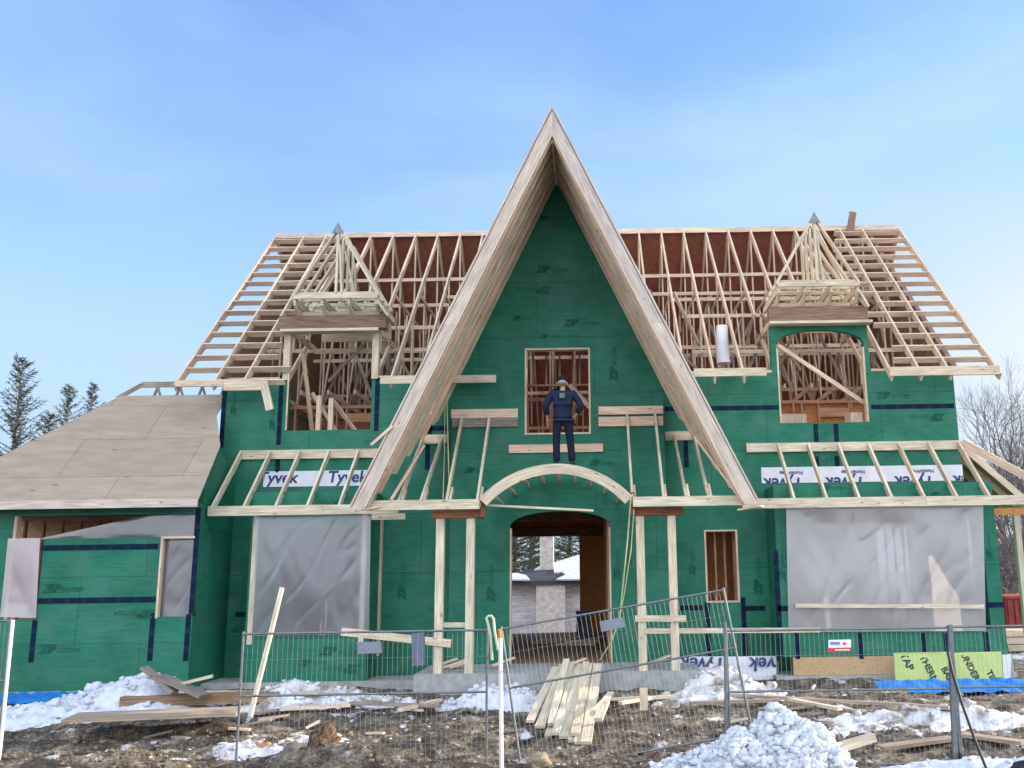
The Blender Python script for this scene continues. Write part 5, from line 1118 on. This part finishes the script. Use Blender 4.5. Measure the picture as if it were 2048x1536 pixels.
# split stump and stones in the foreground
def rock(px, py, Y, r_, label, mat='rock', cat='stone', name='stone', sz=1):
    x = at(px, py, Y).x; m_ = MB(); base = gz(x, Y); off = Vector((px * .1, 3, 1))
    def fn(u, v):
        th, ph = u * 2 * math.pi, v * math.pi; d = Vector((math.sin(ph) * math.cos(th), math.sin(ph) * math.sin(th), math.cos(ph))); k = r_ * (1 + .5 * noise.noise(d * 1.4 + off) + .2 * noise.noise(d * 4 + off)); return (x + d.x * k * 1.25, Y + d.y * k, base + r_ * .35 * sz + d.z * k * sz)
    m_.grid(fn, 24, 14); single(name, m_, M[mat], label, cat, None, True)
rock(645, 1508, 12.25, .15, 'split brown tree stump lying in the foreground mud', 'stump', 'stump', 'stump', 1.1)
rock(600, 1492, 12.45, .16, 'dark stone beside the split stump', 'bark')
rock(1080, 1510, 12.3, .10, 'small tan stone in the foreground right of the white stake', 'rock')
rock(572, 1434, 13.6, .10, 'dark green stone by the foot of the leaning stick', 'bark'); rock(537, 1438, 13.5, .08, 'small orange brown stone by the leaning stick', 'orange')
rock(2056, 1500, 11.6, .16, 'black rounded object cut off by the lower right edge', 'black', 'bag', 'bag')
# things inside the doorway
bx_ = MB().box(-.62, -.22, 27.5, 27.9, .62, 1.25); bx_.box(-.64, -.20, 27.48, 27.92, 1.251, 1.30); single('storage_bin', bx_, M['sono'], 'dark blue bin standing inside by the back doorway', 'bin')
for i, (x, y) in enumerate(((-1.2, 24.5), (-1.0, 25.2), (-.5, 23.6))): single('scrap_stack', MB().box(x - .5, x + .4, y, y + .5, .63, .70).box(x - .3, x + .5, y + .1, y + .3, .701, .76), M['truss'], ('low stack of scraps on the hall floor, nearest the left jamb', 'low stack of scraps on the hall floor, farthest back', 'low stack of scraps on the hall floor, nearest the front')[i], 'scrap stack')

# ------------------------------------------------------------------ beyond the house
NB = thing('neighbour_house', (-2.0, 44, -.7), 'neighbour bungalow of grey stone with a snowy roof, seen through the doorway', 'house')
ny_ = 42.0; zg = -.7; ze = at(1090, 1161, ny_).z
nw = MB().box(-12, 5, ny_, ny_ + .3, zg - .5, ze); part('wall', nw, M['siding'], NB)
cx0, cx1 = at(1072, 1150, ny_ - .6).x, at(1130, 1150, ny_ - .6).x
part('chimney_breast', MB().box(cx0, cx1, ny_ - .5, ny_ - .001, zg - .5, ze - .03), M['stonechim'], NB)
ch0, ch1 = at(1080, 1120, ny_ + .8).x, at(1107, 1120, ny_ + .8).x; zt = at(1094, 1072, ny_ + .8).z
part('chimney', MB().box(ch0, ch1, ny_ + .6, ny_ + 1.3, ze + .1, zt).box(ch0 - .05, ch1 + .05, ny_ + .55, ny_ + 1.35, zt, zt + .1), M['stonechim'], NB)
rf = MB()
def slope(x0, x1, y0, y1, z0, z1, o=0): return [(x0, y0, z0 + o), (x1, y0, z0 + o), (x1, y1, z1 + o), (x0, y1, z1 + o)]
zr = ze + 2.0
def onroof(px, py):
    r_ = ray(px, py); n_ = Vector((0, -(zr + .3 - ze), 6.6)); p0 = Vector((0, ny_ - .6, ze + .05)); t = (p0 - Vector((0, 0, EYE))).dot(n_) / Vector(r_).dot(n_); return Vector((0, 0, EYE)) + Vector(r_) * t
P_ = [(-14, ny_ - .6, ze), (8, ny_ - .6, ze)] + [tuple(onroof(*q_)) for q_ in ((1300, 1080), (1165, 1110), (1107, 1127), (1080, 1131), (1025, 1147), (900, 1154))]
rf.face(P_, [(p[0], p[1]) for p in P_], .5); rf.face([(p[0], p[1], p[2] - .18) for p in P_[::-1]], [(p[0], p[1]) for p in P_[::-1]], .5)
rf.face([P_[1], P_[0], (P_[0][0], P_[0][1], P_[0][2] - .18), (P_[1][0], P_[1][1], P_[1][2] - .18)], [(0, 0), (1, 0), (1, .1), (0, .1)], .5)
rfo = part('roof', rf, M['shingle'], NB)
sn = MB()
def onroof(px, py):
    r_ = ray(px, py); n_ = Vector((0, -(zr + .3 - ze), 6.6)); p0 = Vector((0, ny_ - .6, ze + .05)); t = (p0 - Vector((0, 0, EYE))).dot(n_) / Vector(r_).dot(n_); return Vector((0, 0, EYE)) + Vector(r_) * t
for poly in (((1112, 1161), (1240, 1161), (1240, 1100), (1165, 1110), (1107, 1128), (1108, 1148), (1124, 1146), (1132, 1152)), ((960, 1161), (1060, 1162), (1052, 1153), (1035, 1149), (960, 1148)), ((1068, 1142), (1082, 1140), (1082, 1133))):
    q = [onroof(*p) for p in poly]; n_ = Vector((0, -.3, 1)).normalized() * .07; sn.face(q, [(0, 0)] * len(q), .5) if False else None
    c3 = (q[1] - q[0]).cross(q[2] - q[0]); q = q if c3.z > 0 else q[::-1]
    sn.face([p + n_ for p in q], [(0, 0)] * len(q), .5)
    for i in range(len(q)): j = (i + 1) % len(q); sn.face([q[i], q[j], q[j] + n_, q[i] + n_], [(0, 0)] * 4, .5)
part('roof_snow', sn, M['snow'], NB)

def conifer(name, x, y, z0, h, rad, label, dens=1.0, mat='needle', seed=0, group=None, droop=.25, bare=.12):
    rr = random.Random(seed); T = thing(name, (x, y, z0), label, 'tree', group)
    tk = MB(); pts = [(x + .04 * h * .1 * noise.noise(Vector((i, seed, 0))), y, z0 + h * i / 10) for i in range(11)]; tk.tube(pts, .016 * h, 7, .5, .012)
    cr = MB(); nb_ = int(h * 9 * dens)
    def blade(p, d, ln, wd):
        s_ = d.cross(Vector((rr.uniform(-1, 1), rr.uniform(-1, 1), rr.uniform(-1, 1)))).normalized() * wd; q_ = p + d * ln
        cr.face([p - s_ * .4, p + s_ * .4, q_ + s_ * .2, q_ - s_ * .2], [(0, 0)] * 4, .5)
    for i in range(nb_):
        u = bare + (1 - bare) * (i + rr.random()) / nb_; zz = z0 + h * u; az = rr.uniform(0, 6.283); ln = rad * (1.02 - u) ** .8 * rr.uniform(.45, 1.12) + .1
        up_ = .30 - droop + .5 * u * u
        d = Vector((math.cos(az), math.sin(az), up_)).normalized(); p0 = Vector((x, y, zz)); n_ = max(3, int(ln / .26)); prev = p0
        for k in range(1, n_ + 1):
            f_ = k / n_; p = p0 + d * ln * f_ + Vector((0, 0, .22 * ln * f_ * f_ * (1 if droop < .3 else .5)))
            for b_ in range(10):
                dd = (d * rr.uniform(.2, 1.0) + Vector((rr.gauss(0, .6), rr.gauss(0, .6), rr.gauss(0, .3) - .15))).normalized(); blade(prev.lerp(p, rr.random()), dd, rr.uniform(.10, .30) * (.5 + .03 * h), rr.uniform(.025, .06))
            prev = p
        tk.tube([p0, p0 + d * ln * .5 + Vector((0, 0, .05 * ln)), p0 + d * ln + Vector((0, 0, .22 * ln))], .012 + .0018 * h * (1 - u), 3, .5, .006, False)
    part('trunk', tk, M['bark'], T); part('crown', cr, M[mat], T); return T
def dec(name, x, y, z0, h, label, seed=0, group=None, spread=.5, depth=6, r0=None, mat='twig'):
    rr = random.Random(seed); T = thing(name, (x, y, z0), label, 'tree', group); tk, cr = MB(), MB()
    def grow(p, d, ln, r_, lev):
        pts = [p]; n_ = 3
        for k in range(n_):
            d = (d + Vector((rr.gauss(0, .10), rr.gauss(0, .10), rr.gauss(0, .06) + .05))).normalized(); pts.append(pts[-1] + d * ln / n_)
        (tk if lev < 2 else cr).tube(pts, r_, 6 if lev < 2 else 3, .5, r_ * .62, False)
        if lev >= depth: return
        nb_ = rr.choice([2, 3, 3]) if lev else 7
        for b_ in range(nb_):
            az = rr.uniform(0, 6.283); sp_ = rr.uniform(.35, .75) * spread * 1.6; side_ = d.cross(Vector((math.cos(az), math.sin(az), .3))).normalized()
            grow(pts[-1] if rr.random() < .6 else pts[-2], (d + side_ * sp_).normalized(), ln * rr.uniform(.66, .86), r_ * .60, lev + 1)
    r0 = r0 or h * .018; grow(Vector((x, y, z0)), Vector((0, 0, 1)), h * .26, r0, 0)
    part('trunk', tk, M['bark'], T); part('crown', cr, M[mat], T); return T
def treetop(px, py, Y): return at(px, py, Y)
def base_z(y): return gbase(0, y)
t_ = treetop(46, 722, 46); conifer('conifer_tree', t_.x, 46, base_z(46), t_.z - base_z(46), 4.6, 'tallest sparse conifer behind the garage roof at the left', 1.5, 'needleblue', 4, 'conifers behind the garage', .06)
t_ = treetop(141, 775, 58); conifer('conifer_tree', t_.x, 58, base_z(58), t_.z - base_z(58), 4.0, 'small conifer to the right of the tallest one behind the garage', 1.6, 'needle', 5, 'conifers behind the garage', .2)
t_ = treetop(187, 770, 62); conifer('conifer_tree', t_.x, 62, base_z(62), t_.z - base_z(62), 3.4, 'rightmost conifer tip over the sloping garage roof edge', 1.3, 'needle', 6, 'conifers behind the garage', .05)
t_ = treetop(-30, 800, 50); conifer('conifer_tree', t_.x, 50, base_z(50), t_.z - base_z(50), 4.0, 'dense dark conifer at the left edge of the photo', 1.4, 'needle', 7, 'conifers behind the garage', .2)
t_ = treetop(100, 830, 52); conifer('conifer_tree', t_.x, 52, base_z(52), t_.z - base_z(52), 4.2, 'low broad conifer just above the garage roof slope', 1.6, 'needle', 8, 'conifers behind the garage', .1)
for i, (px, Y, h, lab) in enumerate(((1030, 62, 12, 'dark conifer behind the neighbour roof, left of its chimney'), (1062, 66, 13, 'tall dark conifer just left of the neighbour chimney'), (1140, 70, 13, 'dark conifer right of the neighbour chimney, seen through the door'), (1175, 68, 12, 'conifer above the snowy neighbour roof, rightmost through the door'), (1010, 60, 9, 'shadowy conifer at the left jamb of the doorway'))):
    x = at(px, 1100, Y).x; conifer('conifer_tree', x, Y, base_z(Y), h, 4.4, lab, 2.2, 'needle', 20 + i, 'conifers seen through the doorway', .25, .05)
t_ = treetop(1985, 752, 44); dec('bare_tree', t_.x, 44, base_z(44), (t_.z - base_z(44)) * 1.0, 'big bare round crowned tree at the right behind the side roof', 3, None, .56, 8)
for i, (px, Y, h, lab) in enumerate(((2028, 36, 5.2, 'tangled bare shrub tree beside the right house corner'), (2075, 34, 5.6, 'bare shrub tree cut off by the right edge under the side roof'), (2010, 48, 5.5, 'bare thicket tree farther back at the right house corner'), (2110, 40, 9.5, 'bare tree just beyond the right edge of the photo'))):
    x = at(px, 1100, Y).x; dec('bare_tree', x, Y, base_z(Y), h, lab, 40 + i, 'bare trees right of the house', .75, 6)
for i, (px, Y, h, lab) in enumerate(((2035, 56, 7.5, 'dark evergreen behind the shrub trees at the right edge'), (1995, 60, 7, 'dark evergreen hard against the right house corner'), (2080, 52, 7, 'dark evergreen at the right edge of the photo behind the red shed'))):
    x = at(px, 1100, Y).x; conifer('conifer_tree', x, Y, base_z(Y), h, 2.8, lab, 1.4, 'needle', 60 + i, 'evergreens right of the house', .25, .03)
# red shed and stacked material at the right edge
x0, x1 = at(2012, 1220, 30).x, at(2130, 1220, 30).x; z1, z0 = at(2030, 1197, 30).z, at(2030, 1256, 30).z
rs = thing('red_shed', (x0, 30, z0), 'low dark red container at the right edge behind the house corner', 'container')
rb_ = MB().box(x0, x1, 30, 32.4, z0, z1)
for k in range(12): rb_.box(x0 + .05 + k * .22, x0 + .13 + k * .22, 29.95, 29.998, z0 + .05, z1 - .05)
part('body', rb_, M['red'], rs); part('rim', MB().box(x0 - .03, x1, 29.93, 32.43, z1, z1 + .08).box(x0 - .03, x1, 29.93, 29.999, z0 - .08, z0), M['red'], rs)
part('panel', MB().box(x0 + .45, x0 + .85, 29.92, 29.949, z0 + .35, z0 + .8), M['signwhite'], rs)
sx = at(2016, 1290, 24).x
for k, (dz, lab) in enumerate(((.0, 'bottom'), (.17, 'middle'), (.34, 'top'))):
    single('lumber_bundle', MB().box(sx, sx + 1.6, 24 + .1 * k, 25, -.02 + gbase(0, 24) + dz + .05, gbase(0, 24) + dz + .18), M['truss'], f'{lab} bundle of lumber stacked beside the right house corner', 'lumber bundle', 'lumber bundles at the right')
heap('snow_pile', [(sx + .8, 22.6, 1.0, .6, .35)], 'distant snow heap beside the right house corner', 20, (.03, .1), 'snow', .08, 1, 29)
heap('snow_pile', [(-2.4, 33, 1.6, .8, .5), (-.4, 33.5, 1.4, .8, .35)], 'snow heap behind the house seen through the doorway', 20, (.03, .1), 'snow', .12, 1, 37)
